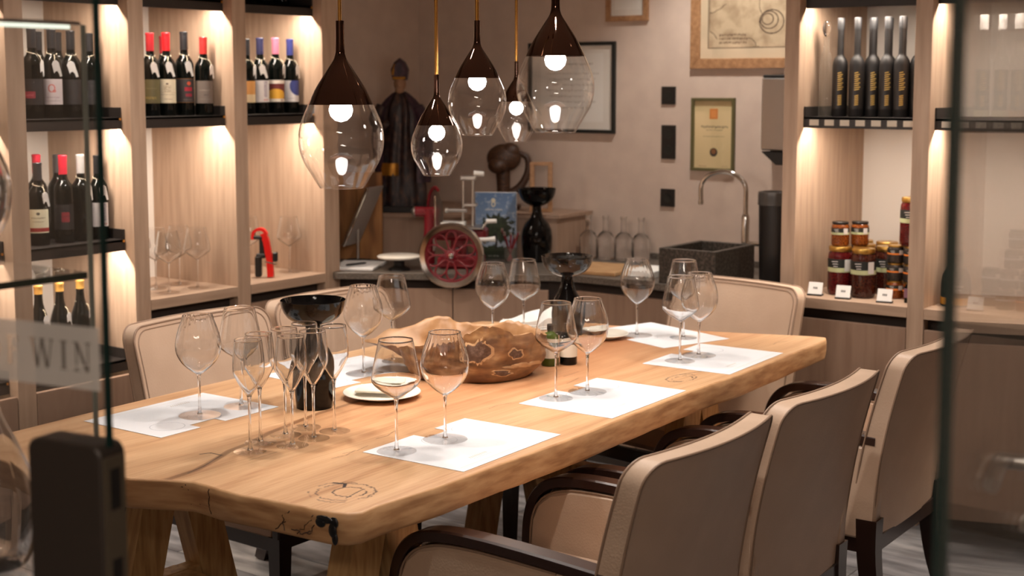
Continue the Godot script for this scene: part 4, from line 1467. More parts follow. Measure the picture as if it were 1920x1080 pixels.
	for s in [-1.0, 1.0]:
		var lb := Build.new()
		lb.sweep([Vector3(s * 0.262, 0.0, 0.338), Vector3(s * 0.262, 0.34, 0.343)], [Vector2(-0.025, -0.025), Vector2(0.025, -0.025), Vector2(0.025, 0.022), Vector2(-0.025, 0.022)], Vector3(1, 0, 0), [Vector2(0.72, 0.72), Vector2(1, 1)])
		part("leg", lb.done(), M.dark_wood, t)
		var rb := Build.new()
		var rp := curve([Vector3(s * 0.258, 0.0, -0.285), Vector3(s * 0.258, 0.13, -0.238), Vector3(s * 0.258, 0.27, -0.215), Vector3(s * 0.258, 0.395, -0.212)], 4)
		var sc := []
		for k in rp.size(): sc.append(Vector2.ONE * lerpf(0.7, 1.0, float(k) / (rp.size() - 1)))
		rb.sweep(rp, [Vector2(-0.028, -0.031), Vector2(0.028, -0.031), Vector2(0.028, 0.031), Vector2(-0.028, 0.031)], Vector3(1, 0, 0), sc)
		part("leg", rb.done(), M.dark_wood, t)
	return t


func chairs() -> void:
	var a := make_chair()
	a.position = Vector3(-1.68, 0, -2.585)
	a.rotation.y = -PI / 2
	a.set_meta("label", "beige leather armchair, back to the viewer, nearest the black resin knot of the table")
	dup(a, Vector3(-1.675, 0, -3.215), -PI / 2 - 0.01, "beige leather armchair with its back to the viewer, middle of the row of three")
	dup(a, Vector3(-1.67, 0, -3.975), -PI / 2 + 0.01, "beige leather armchair with its back to the viewer, partly behind the glass door edge")
	dup(a, Vector3(-3.165, 0, -2.975), PI / 2, "beige leather armchair facing the viewer behind the champagne flutes")
	dup(a, Vector3(-3.165, 0, -3.575), PI / 2 - 0.02, "beige leather armchair facing the viewer behind the opaque black funnel decanter")
	dup(a, Vector3(-2.445, 0, -4.455), -0.13, "beige leather armchair at the far table end in front of the stone sink")

# ---------------------------------------------------------------- on the table

const GLASS_H := 0.27

# kind 0: angular bowl, 1: round ribbed bowl, 2: flute
func make_glass(called: String, kind: int, group: String) -> Node3D:
	var t := thing(called, "", "wine glass", Vector3.ZERO, 0.0, group)
	var outer := []
	var foot_r := 0.048
	var stem_top := 0.118
	var ribs := 0
	if kind == 0:
		outer = [Vector2(0.004, 0.128), Vector2(0.010, 0.132), Vector2(0.022, 0.1395), Vector2(0.038, 0.150), Vector2(0.050, 0.160), Vector2(0.0565, 0.1675), Vector2(0.0592, 0.1755), Vector2(0.0588, 0.183), Vector2(0.056, 0.20), Vector2(0.0505, 0.228), Vector2(0.0455, 0.252), Vector2(0.0412, 0.2715)]
		stem_top = 0.128
	elif kind == 1:
		outer = [Vector2(0.004, 0.1115), Vector2(0.0105, 0.1147), Vector2(0.0250, 0.1253), Vector2(0.0376, 0.1365), Vector2(0.0470, 0.1477), Vector2(0.0560, 0.165), Vector2(0.0593, 0.179), Vector2(0.0600, 0.191), Vector2(0.0588, 0.204), Vector2(0.0548, 0.221), Vector2(0.0484, 0.240), Vector2(0.0418, 0.2565), Vector2(0.0385, 0.2695)]
		foot_r = 0.0555
		stem_top = 0.112
		ribs = 22
	else:
		outer = [Vector2(0.004, 0.134), Vector2(0.010, 0.142), Vector2(0.019, 0.156), Vector2(0.029, 0.174), Vector2(0.0355, 0.188), Vector2(0.0376, 0.199), Vector2(0.0378, 0.213), Vector2(0.0368, 0.234), Vector2(0.0348, 0.254), Vector2(0.0326, 0.2715)]
		foot_r = 0.0395
		stem_top = 0.135
	# smooth the outline, then an inner wall a millimetre within
	var fine := []
	var c3 := []
	for p in outer: c3.append(Vector3(p.x, p.y, 0))
	for p in curve(c3, 4): fine.append(Vector2(p.x, p.y))
	var wall := fine.duplicate()
	var lip: Vector2 = fine[-1]
	wall.append(lip + Vector2(0.0003, 0.0006))
	wall.append(lip + Vector2(-0.0004, 0.0012))
	wall.append(lip + Vector2(-0.0013, 0.0006))
	for i in range(fine.size() - 1, -1, -1):
		var f := float(i) / (fine.size() - 1)
		wall.append(Vector2(maxf(0.0, fine[i].x - 0.0009), fine[i].y + 0.004 * (1.0 - f) * (1.0 - f)))
	wall.append(Vector2(0, fine[0].y + 0.004))
	var b := Build.new()
	b.lathe(wall, 44 if ribs == 0 else 88, ribs, 0.0011, 0.195, 0.255, 60.0)
	part("bowl", b.done(), M.clear_glass, t)
	var sb := Build.new()
	sb.lathe([Vector2(0, 0.004), Vector2(0.0075, 0.0045), Vector2(0.0048, 0.011), Vector2(0.0036, 0.03), Vector2(0.0032, 0.06), Vector2(0.0036, stem_top - 0.02), Vector2(0.0048, stem_top - 0.006), Vector2(0.0062, stem_top), Vector2(0.0045, stem_top + 0.004), Vector2(0, stem_top + 0.005)], 18)
	part("stem", sb.done(), M.stem_glass, t)
	part("foot", lathe_mesh([Vector2(0, 0.0003), Vector2(foot_r - 0.0008, 0.0003), Vector2(foot_r, 0.001), Vector2(foot_r - 0.0006, 0.0017), Vector2(foot_r * 0.6, 0.0023), Vector2(0.014, 0.0034), Vector2(0, 0.0042)], 44), M.sheet_glass, t)
	return t


func placemat(at: Vector3, turn: float, label: String, called_group := "printed paper placemats") -> Node3D:
	if not cache.has("placemat"):
		# local: x across (table edge at +x), z along the table; a notch cut from the inner side
		var poly := PackedVector2Array([Vector2(0.15, -0.205), Vector2(0.15, 0.205), Vector2(-0.15, 0.205), Vector2(-0.15, 0.01), Vector2(-0.108, 0.01), Vector2(-0.108, -0.075), Vector2(-0.15, -0.075), Vector2(-0.15, -0.205)])
		var b := Build.new()
		b.smooth(-1)
		var idx := Geometry2D.triangulate_polygon(poly)
		for i in range(0, idx.size(), 3):
			var p := []
			var u := []
			for k in 3:
				var q := poly[idx[i + k]]
				p.append(Vector3(q.x, 0.0008, q.y))
				u.append(Vector2((q.x + 0.15) / 0.3, (q.y + 0.205) / 0.41))
			if (p[0] - p[2]).cross(p[0] - p[1]).y < 0.0: b.tri(p[0], p[2], p[1], u[0], u[2], u[1])
			else: b.tri(p[0], p[1], p[2], u[0], u[1], u[2])
		for i in poly.size():
			var a: Vector2 = poly[i]
			var e: Vector2 = poly[(i + 1) % poly.size()]
			b.oquad(Vector3(a.x, 0, a.y), Vector3(a.x, 0.0008, a.y), Vector3(e.x, 0.0008, e.y), Vector3(e.x, 0, e.y), Vector3(e.y - a.y, 0, a.x - e.x) * -1.0)
		cache["placemat"] = b.done()
		var im := blank(300, 410, c(216, 217, 220))
		var faint := Color(0.55, 0.56, 0.6, 0.35)
		for k in 2: ring(im, Vector2(76 + k * 6, 86 + k * 130), 44, 44, faint, 1.0)
		im.fill_rect(Rect2i(276, 20, 1, 370), c(190, 176, 146))
		im.fill_rect(Rect2i(284, 20, 1, 370), c(200, 194, 180))
		var n := FastNoiseLite.new()
		n.frequency = 0.03
		for y in range(0, 410, 1):
			for x in range(96, 270, 1):
				var v := absf(n.get_noise_2d(x, y * 0.6))
				if v < 0.012: im.set_pixel(x, y, c(206, 208, 213))
		for k in 10: stroke(im, [Vector2(236, 240 + k * 7), Vector2(246, 243 + k * 7)], 0.8, Color(0.62, 0.52, 0.32, 0.8))
		for k in 12: stroke(im, [Vector2(252, 238 + k * 6), Vector2(256, 240 + k * 6)], 0.6, Color(0.62, 0.54, 0.38, 0.7))
		cache["placemat_mat"] = tex_mat("placemat_print", im, 0.65)
	return solo("placemat", label, "placemat", cache["placemat"], cache["placemat_mat"], at, turn, called_group)


func table_things() -> void:
	var y := TOP + 0.0004
	placemat(Vector3(-2.052, y, -2.595), 0.03, "white paper placemat closest to the black resin knot, under two glasses")
	placemat(Vector3(-2.048, y, -3.225), 0.02, "white paper placemat between the wooden bowl and the middle armchair back")
	placemat(Vector3(-2.062, y, -3.905), 0.04, "white paper placemat at the far corner of the table, below the jar shelves")
	placemat(Vector3(-2.425, y, -4.165), PI / 2 - 0.32, "white paper placemat at the far table end, before the armchair by the sink")
	placemat(Vector3(-2.845, y, -2.39), PI + 0.02, "white paper placemat under two glasses behind the champagne flutes")
	placemat(Vector3(-2.875, y, -3.05), PI - 0.08, "white paper placemat behind the opaque black funnel decanter and the plate")
	placemat(Vector3(-2.87, y, -3.72), PI - 0.03, "white paper placemat hidden mostly behind the wooden bowl")
	# glasses
	var gy := TOP + 0.0013
	var a := make_glass("wine_glass", 0, "angular wine glasses on the placemats")
	a.position = Vector3(-2.133, gy, -2.437)
	a.set_meta("label", "angular wine glass on the placemat closest to the black resin knot")
	var al := [[-2.145, -3.127, "angular wine glass on the placemat by the middle armchair back, before the small bottles"], [-2.126, -3.795, "angular wine glass on the placemat at the far table corner"], [-2.32, -4.163, "angular wine glass at the far table end, behind the far corner pair"], [-2.782, -2.539, "angular wine glass behind the champagne flutes, beside a ribbed one"], [-2.872, -3.265, "angular wine glass behind the pale tip of the wooden bowl"], [-2.775, -3.845, "angular wine glass beside the folded white napkin, behind the bowl"]]
	for q in al: dup(a, Vector3(q[0], gy, q[1]), q[0] * 5.0, q[2])
	var b := make_glass("ribbed_wine_glass", 1, "round ribbed wine glasses on the placemats")
	b.position = Vector3(-2.111, gy, -2.594)
	b.set_meta("label", "round ribbed wine glass standing right in front of the wooden bowl")
	var bl := [[-2.12, -3.249, "round ribbed wine glass overlapping an angular one, before the small bottles"], [-2.124, -3.915, "round ribbed wine glass on the placemat at the far table corner"], [-2.474, -4.107, "round ribbed wine glass standing alone at the far table end"], [-2.793, -2.402, "round ribbed wine glass closest to the champagne flutes, before an armchair seatback"], [-2.808, -3.06, "round ribbed wine glass behind the white plate, at the bowl's pale tip"], [-2.815, -3.72, "round ribbed wine glass behind the middle of the wooden bowl"]]
	for q in bl: dup(b, Vector3(q[0], gy, q[1]), q[1] * 3.0, q[2])
	var f := make_glass("champagne_flute", 2, "champagne flutes clustered on the table")
	var fy := TOP + 0.0003
	f.set_meta("category", "champagne flute")
	f.position = Vector3(-2.417, fy, -2.231)
	f.set_meta("label", "champagne flute at the end of the cluster towards the lock case")
	var fl := [[-2.459, -2.304, "champagne flute second in the cluster from the lock case"], [-2.461, -2.391, "champagne flute in the rear row of the cluster, before the placemat corner"], [-2.374, -2.329, "champagne flute in the middle of the cluster's front row"], [-2.381, -2.410, "champagne flute of the front row, half covering the black decanter"], [-2.474, -2.475, "champagne flute at the back of the cluster, touching the black decanter's outline"], [-2.389, -2.492, "champagne flute at the end of the cluster towards the white plate"]]
	for q in fl: dup(f, Vector3(q[0], fy, q[1]), q[0] * 9.0, q[2])
	# black funnel decanters: one opaque, one smoked on the table, one on the worktop
	var v := funnel("opaque black funnel-topped decanter behind the champagne flutes", Vector3(-2.621, TOP, -2.657), M.black_glass, 1.0, 1.0)
	funnel("funnel-topped decanter with a see-through smoked bowl beyond the wooden bowl", Vector3(-2.612, TOP, -3.873), M.smoke_glass, 1.0, 1.0)
	funnel("black funnel-topped decanter standing on the worktop before the ledge", corner(0.842, 0.466), M.black_glass, 1.15, 1.27)
	root_bowl()
	var pl := plate("round white plate with a folded napkin in front of the wooden bowl", Vector3(-2.551, TOP, -2.854), 0.1095)
	var nk := thing("plate_napkin", "small white napkin folded on the plate in front of the wooden bowl", "napkin", Vector3(-2.565, TOP + 0.0165, -2.862), 0.35)
	for k in 2:
		var nb := Build.new()
		nb.prism(PackedVector2Array([Vector2(-0.075, -0.04), Vector2(0.06, -0.052), Vector2(0.078, 0.03), Vector2(-0.06, 0.045)]), 0.0035 * k + 0.0002, 0.0035 * k + 0.0034, 1, 0.001)
		part("fold", nb.done(), M.cream, nk, Vector3(0.003 * k, 0, 0.004 * k))
	plate("round white plate with a napkin at the far table end, behind the smoked decanter", Vector3(-2.545, TOP, -4.005), 0.085)
	folded_napkin()
	# two small bottles behind the bowl's end
	var sb := thing("small_bottle", "small dark bottle with a pale label, next to the wooden bowl's thick end", "bottle", Vector3(-2.392, TOP, -3.555), 0.0, "small bottles by the wooden bowl")
	part("body", lathe_mesh([Vector2(0, 0), Vector2(0.026, 0), Vector2(0.028, 0.003), Vector2(0.028, 0.075), Vector2(0.022, 0.09), Vector2(0.011, 0.1), Vector2(0.011, 0.122), Vector2(0, 0.122)], 28), M.bottle_dark, sb)
	part("label", lathe_mesh([Vector2(0.0281, 0.026), Vector2(0.0285, 0.026), Vector2(0.0285, 0.066), Vector2(0.0281, 0.066)], 28), M.cream, sb)
	part("cap", rod_mesh(0.0125, 0.018), M.black_lid, sb, Vector3(0, 0.113, 0))
	var s2 := dup(sb, Vector3(-2.428, TOP, -3.505), 0.8, "small green glass bottle squeezed between the wooden bowl and a dark bottle")
	(s2.get_node("body") as MeshInstance3D).material_override = plain("bottle_green", c(70, 88, 22), 0.12)


func funnel(label: String, at: Vector3, bowl_mat: Material, hs: float, ws: float) -> Node3D:
	var t := thing("funnel_decanter", label, "decanter", at)
	var P := func(r: float, y: float) -> Vector2: return Vector2(r * ws if y < 0.17 * hs else r, y)
	var body := [Vector2(0, 0), Vector2(0.046, 0), Vector2(0.0495, 0.003), Vector2(0.052, 0.03), Vector2(0.0555, 0.07), Vector2(0.0565, 0.10), Vector2(0.053, 0.13), Vector2(0.043, 0.155), Vector2(0.030, 0.178), Vector2(0.0225, 0.20), Vector2(0.0205, 0.218), Vector2(0.021, 0.224), Vector2(0, 0.224)]
	var p2 := []
	for q in body: p2.append(P.call(q.x, q.y * hs))
	part("body", lathe_mesh(p2, 48), M.black_glass, t)
	var cup := [Vector2(0.0, 0.2245), Vector2(0.0205, 0.2245), Vector2(0.036, 0.2285), Vector2(0.055, 0.2375), Vector2(0.070, 0.2495), Vector2(0.080, 0.2635), Vector2(0.0862, 0.280), Vector2(0.0885, 0.2955), Vector2(0.0870, 0.2965), Vector2(0.084, 0.281), Vector2(0.0775, 0.2655), Vector2(0.067, 0.252), Vector2(0.053, 0.241), Vector2(0.033, 0.2325), Vector2(0, 0.2305)]
	p2 = []
	for q in cup: p2.append(Vector2(q.x, q.y * hs))
	part("bowl", lathe_mesh(p2, 56), bowl_mat, t)
	return t


func plate(label: String, at: Vector3, r: float) -> Node3D:
	return solo("plate", label, "plate", lathe_mesh([Vector2(0, 0.0005), Vector2(r * 0.55, 0.0005), Vector2(r * 0.6, 0.003), Vector2(r * 0.93, 0.0135), Vector2(r, 0.0165), Vector2(r * 0.99, 0.0185), Vector2(r * 0.92, 0.0165), Vector2(r * 0.62, 0.0062), Vector2(r * 0.55, 0.005), Vector2(0, 0.005)], 56), M.porcelain, at, 0.0, "plates on the table")


func folded_napkin() -> void:
	# a white linen napkin folded into layers, its top flap raised to a point
	var t := thing("folded_napkin", "white linen napkin folded with a raised point at the far table end", "napkin", Vector3(-2.88, TOP + 0.0006, -4.025), 0.5)
	for k in 2:
		var b := Build.new()
		b.prism(PackedVector2Array([Vector2(-0.105, -0.06), Vector2(0.11, -0.07), Vector2(0.12, 0.05), Vector2(-0.11, 0.055)]), 0.008 * k, 0.008 * k + 0.0072, 1, 0.003)
		part("fold", b.done(), M.linen, t, Vector3(0.002 * k, 0, -0.002 * k))
	var fb := Build.new()
	fb.smooth(1)
	var N := 14
	var S := func(i: int, j: int, dn: float) -> Vector3:
		var u := float(i) / N
		var v := float(j) / N
		var x := lerpf(-0.105, 0.115, u)
		var z := lerpf(0.048, -0.062, v)
		var peak: float = pow(u, 1.3) * (1.0 - 0.55 * smoothstep(0.78, 1.0, u)) * 0.075
		var hgt: float = 0.0165 + peak * (0.45 + 0.55 * v) + 0.004 * sin(u * 9.0 + v * 4.0)
		return Vector3(x, maxf(0.0165, hgt) - dn, z)
	for i in N:
		for j in N:
			fb.oquad(S.call(i, j, 0.0), S.call(i + 1, j, 0.0), S.call(i + 1, j + 1, 0.0), S.call(i, j + 1, 0.0), Vector3.UP)
			fb.oquad(S.call(i, j, 0.003), S.call(i + 1, j, 0.003), S.call(i + 1, j + 1, 0.003), S.call(i, j + 1, 0.003), Vector3.DOWN)
	fb.smooth(-1)
	for i in N:
		for e in [0, N]:
			fb.oquad(S.call(i, e, 0.0), S.call(i + 1, e, 0.0), Vector3(S.call(i + 1, e, 0.0).x, 0.0155, S.call(i + 1, e, 0.0).z), Vector3(S.call(i, e, 0.0).x, 0.0155, S.call(i, e, 0.0).z), Vector3(0, 0, 1 if e == 0 else -1))
			fb.oquad(S.call(e, i, 0.0), S.call(e, i + 1, 0.0), Vector3(S.call(e, i + 1, 0.0).x, 0.0155, S.call(e, i + 1, 0.0).z), Vector3(S.call(e, i, 0.0).x, 0.0155, S.call(e, i, 0.0).z), Vector3(-1 if e == 0 else 1, 0, 0))
	part("flap", fb.done(), M.linen, t)


# the bowl carved from a tree root; local +x runs along its length, +z is the side turned to the open glass front
func root_bowl() -> void:
	var t := thing("root_bowl", "large irregular bowl carved from a brown tree root, in the middle of the table", "bowl", Vector3(-2.545, TOP + 0.0005, -3.255), deg_to_rad(36.3))
	var n := FastNoiseLite.new()
	n.seed = 21
	n.frequency = 1.0
	n.fractal_octaves = 3
	var lerpk := func(keys: Array, a: float) -> float:
		for i in keys.size() - 1:
			if a <= keys[i + 1][0]:
				var f: float = (a - keys[i][0]) / (keys[i + 1][0] - keys[i][0])
				f = f * f * (3.0 - 2.0 * f)
				return lerpf(keys[i][1], keys[i + 1][1], f)
		return keys[-1][1]
	# by angle in degrees from local +x, turning towards +z (the viewer's side)
	var rk := [[0.0, 0.225], [30.0, 0.215], [60.0, 0.195], [75.0, 0.185], [95.0, 0.15], [112.0, 0.155], [130.0, 0.18], [150.0, 0.20], [166.0, 0.225], [180.0, 0.275], [194.0, 0.35], [206.0, 0.315], [220.0, 0.24], [236.0, 0.21], [255.0, 0.20], [290.0, 0.20], [330.0, 0.22], [360.0, 0.225]]
	var hk := [[0.0, 0.108], [20.0, 0.13], [36.0, 0.15], [48.0, 0.142], [60.0, 0.168], [76.0, 0.178], [92.0, 0.150], [104.0, 0.128], [122.0, 0.118], [145.0, 0.108], [170.0, 0.092], [196.0, 0.086], [212.0, 0.112], [230.0, 0.142], [244.0, 0.146], [258.0, 0.126], [285.0, 0.118], [305.0, 0.135], [330.0, 0.124], [360.0, 0.108]]
	var SEG := 120
	var ROW := 22
	var surf := func(k: int, j: int, inner: bool) -> Vector3:
		var deg := 360.0 * k / SEG
		var a := deg_to_rad(deg)
		var tt := float(j) / ROW
		var R: float = lerpk.call(rk, fposmod(deg, 360.0))
		var H: float = lerpk.call(hk, fposmod(deg, 360.0)) + n.get_noise_2d(cos(a) * 5.0, sin(a) * 5.0) * 0.006
		var w: float = n.get_noise_3d(cos(a) * 2.6, sin(a) * 2.6, tt * 1.5)
		var base := 0.135 + 0.03 * absf(cos(a))
		var wing: float = smoothstep(0.0, 1.0, 1.0 - absf(fposmod(deg, 360.0) - 198.0) / 48.0)
		var shape: float = pow(tt, lerpf(0.6, 2.6, wing))
		var r: float = lerpf(base, R, shape) + w * 0.022 * tt
		# the wall folds in under the rim like the outside of a root
		r += 0.011 * sin(5.0 * a + 1.0) * sin(PI * tt)
		var y: float = H * pow(tt, 1.25)
		if inner:
			r -= lerpf(0.02, 0.013, tt)
			y = maxf(y, 0.016)
			if j == ROW: y = H - 0.001
		return Vector3(cos(a) * r, y, sin(a) * r)
	var ob := Build.new()
	ob.smooth(1)
	var ib := Build.new()
	ib.smooth(1)
	for k in SEG:
		for j in ROW:
			var p: Vector3 = surf.call(k, j, false)
			ob.oquad(p, surf.call(k, j + 1, false), surf.call(k + 1, j + 1, false), surf.call(k + 1, j, false), Vector3(p.x, -0.02, p.z))
			var q: Vector3 = surf.call(k, j, true)
			ib.oquad(q, surf.call(k, j + 1, true), surf.call(k + 1, j + 1, true), surf.call(k + 1, j, true), Vector3(-q.x, 0.05, -q.z))
		ib.oquad(surf.call(k, ROW, false), surf.call(k, ROW, true), surf.call(k + 1, ROW, true), surf.call(k + 1, ROW, false), Vector3.UP)
		ob.otri(Vector3.ZERO, surf.call(k, 0, false), surf.call(k + 1, 0, false), Vector3.DOWN)
		ib.otri(Vector3(0, 0.016, 0), surf.call(k, 0, true), surf.call(k + 1, 0, true), Vector3.UP)
	part("outside", ob.done(), M.root_wood, t)
	part("hollow", ib.done(), M.root_inside, t)
	# weathered pits and a pale streak on the viewer's side
	var lay := func(deg0: float, tt0: float, dw: float, dh: float, tilt: float, lift: float) -> ArrayMesh:
		var b := Build.new()
		b.smooth(1)
		var G := 12
		var at := func(i: int, j: int) -> Vector3:
			var rr := float(i) / G
			var an := TAU * j / 20.0
			var e := Vector2(cos(an), sin(an)) * rr
			e *= 0.86 + 0.22 * sin(an * 2.0 + deg0) + 0.14 * sin(an * 5.0 + tt0 * 20.0)
			e = e.rotated(tilt)
			var kk: float = (deg0 + e.x * dw) / 360.0 * SEG
			var jj: float = clampf((tt0 + e.y * dh) * ROW, 0.5, ROW - 0.2)
			var k0 := int(floor(kk))
			var j0 := int(floor(jj))
			var fk := kk - k0
			var fj := jj - j0
			var p: Vector3 = surf.call(k0, j0, false).lerp(surf.call(k0 + 1, j0, false), fk).lerp(surf.call(k0, j0 + 1, false).lerp(surf.call(k0 + 1, j0 + 1, false), fk), fj)
			var o := Vector3(p.x, -0.05, p.z).normalized()
			return p + o * (lift * sqrt(maxf(0.0, 1.0 - rr * rr)) + 0.0002)
		for i in G:
			for j in 20:
				b.oquad(at.call(i, j), at.call(i + 1, j), at.call(i + 1, j + 1), at.call(i, j + 1), Vector3(cos(deg_to_rad(deg0)), 0, sin(deg_to_rad(deg0))))
		return b.done()
	for q in [[84.0, 0.66, 13.0, 0.24, 0.5], [44.0, 0.66, 6.5, 0.12, -0.3], [56.0, 0.27, 15.0, 0.06, 0.35]]:
		part("pale_rim", lay.call(q[0], q[1], q[2] * 1.16, q[3] * 1.2, q[4], 0.001), M.root_halo, t)
		part("pit", lay.call(q[0], q[1], q[2], q[3], q[4], 0.002), M.root_pit, t)
	part("pale_streak", lay.call(30.0, 0.42, 26.0, 0.07, 0.9, 0.001), M.root_halo, t)

# ---------------------------------------------------------------- pendants

func pendants() -> void:
	var px := 0.22 / 160.0
	var prof := [[0.0, 40], [2, 43], [20, 53.5], [53, 72.5], [86, 80], [120, 76], [156, 61]]
	var upper := [[156, 61], [186, 46.5], [220, 25], [236, 14.5], [244, 11], [254, 9.2], [280, 8.4], [311, 8.2]]
	var gl := []
	for p in prof: gl.append(Vector3(p[1] * px, p[0] * px, 0))
	var up := []
	for p in upper: up.append(Vector3(p[1] * px, p[0] * px, 0))
	var g2 := []
	for p in curve(gl, 6): g2.append(Vector2(p.x, p.y))
	var inner := g2.duplicate()
	inner.reverse()
	for p in inner: g2.append(Vector2(p.x - 0.0018, p.y + 0.0004))
	g2.append(g2[0])
	var u2 := []
	for p in curve(up, 6): u2.append(Vector2(p.x, p.y))
	u2.append(Vector2(0, u2[-1].y))
	var inn := []
	for p in u2.slice(0, u2.size() - 2): inn.append(Vector2(p.x - 0.003, p.y))
	inn.reverse()
	inn.append(u2[0])
	for p in u2.slice(1): inn.append(p)
	var lamp_mesh := lathe_mesh(g2, 64)
	var cap_mesh := lathe_mesh(inn, 64)
	var P := [[-2.463, 1.369, -2.609, 1.0, 0.0, "large teardrop pendant lamp hanging over the champagne flutes, in front of the wine shelves"], [-2.375, 1.390, -2.889, 0.636, 0.012, "small teardrop pendant lamp hanging lowest in the middle, before the slicer"], [-2.100, 1.509, -2.713, 0.66, 0.0, "small teardrop pendant lamp between the low middle one and the big one before the diploma"], [-2.611, 1.453, -3.577, 0.60, 0.012, "small teardrop pendant lamp half hidden behind the big one before the diploma"], [-2.220, 1.500, -3.228, 1.0, -0.004, "large teardrop pendant lamp in front of the black framed diploma"]]
	for p in P:
		var k: float = p[3]
		var t := thing("pendant_lamp", p[5], "pendant lamp", Vector3(p[0], p[1], p[2]), 0.0, "teardrop glass pendants over the table")
		var sh := part("glass_shade", lamp_mesh, M.lamp_glass, t)
		sh.scale = Vector3.ONE * k
		var cp := part("mirrored_cap", cap_mesh, M.copper_mirror, t)
		cp.scale = Vector3.ONE * k
		var hy := 311.0 * px * k
		part("rod", tube_mesh([Vector3(0, hy - 0.005, 0), Vector3(0, 2.76 - p[1], 0)], 0.0048, 12), M.brass, t)
		part("ceiling_rose", lathe_mesh([Vector2(0.05, 0), Vector2(0.05, -0.022), Vector2(0.046, -0.026), Vector2(0, -0.026)], 32), M.brass, t, Vector3(0, 2.759 - p[1], 0))
		var by: float = 146.0 * px * k - p[4]
		var br: float = 0.031 if k > 0.9 else 0.023
		part("socket", lathe_mesh([Vector2(0, 0), Vector2(0.016, 0), Vector2(0.017, 0.02), Vector2(0.011, 0.05), Vector2(0, 0.05)], 20), M.brass, t, Vector3(0, by + br * 0.8, 0)).scale = Vector3.ONE * (1.0 if k > 0.9 else 0.7)
		part("bulb", lathe_mesh([Vector2(0, -br), Vector2(br * 0.5, -br * 0.866), Vector2(br * 0.866, -br * 0.5), Vector2(br, 0), Vector2(br * 0.866, br * 0.5), Vector2(br * 0.5, br * 0.866), Vector2(0, br)], 28), M.bulb, t, Vector3(0, by, 0))
		var l := OmniLight3D.new()
		l.name = "pendant_light"
		l.light_color = Color(1.0, 0.93, 0.88)
		l.light_energy = 0.22 if k > 0.9 else 0.14
		l.light_size = br * 0.9
		l.omni_range = 8.0
		l.omni_attenuation = 2.0
		l.shadow_enabled = true
		add_child(l)
		l.position = Vector3(p[0], p[1] + by, p[2])

# ---------------------------------------------------------------- glass front: fixed panes, open door, display case

func film_print() -> Image:
	# frosted film with the letters left clear
	var W := 1440
	var H := 150
	var im := blank(W, H, Color(0.84, 0.83, 0.81, 0.80))
	var clear := Color(0.60, 0.57, 0.53, 0.30)
	var y0 := 38
	var y1 := 108
	var B := func(x: int, y: int, w: int, h: int) -> void: im.fill_rect(Rect2i(x, y, w, h), clear)
	var slant := func(xa: float, xb: float, w: int) -> void:
		for y in range(y0, y1):
			var x := lerpf(xa, xb, float(y - y0) / (y1 - y0))
			im.fill_rect(Rect2i(int(x), y, w, 1), clear)
	# N (serifs, thin uprights, thick diagonal), measured leftwards from the pane edge
	B.call(1352, y0, 5, y1 - y0); B.call(1344, y1 - 3, 21, 3); B.call(1342, y0, 15, 3)
	B.call(1395, y0, 5, y1 - y0); B.call(1387, y0, 21, 3)
	slant.call(1351, 1389, 11)
	# I
	B.call(1302, y0, 12, y1 - y0); B.call(1294, y0, 28, 3); B.call(1294, y1 - 3, 28, 3)
	# W
	slant.call(1186, 1204, 11); slant.call(1224, 1208, 5); slant.call(1222, 1240, 11); slant.call(1262, 1246, 5)
	B.call(1179, y0, 24, 3); B.call(1218, y0, 22, 3); B.call(1254, y0, 18, 3)
	# F
	B.call(1098, y0, 12, y1 - y0); B.call(1090, y1 - 3, 28, 3); B.call(1090, y0, 48, 3); B.call(1134, y0, 4, 16); B.call(1110, y0 + 31, 21, 3); B.call(1128, y0 + 24, 3, 17)
	# O
	for k in 720:
		var a := TAU * k / 720.0
		var th := 3.0 + 9.0 * absf(cos(a))
		for r in 12:
			var rr := 1.0 - r / 12.0 * th / 36.0
			var x2 := 1026 + int(cos(a) * 42.0 * rr)
			var y2 := 73 + int(sin(a) * 35.0 * rr)
			im.set_pixel(x2, y2, clear)
	return im


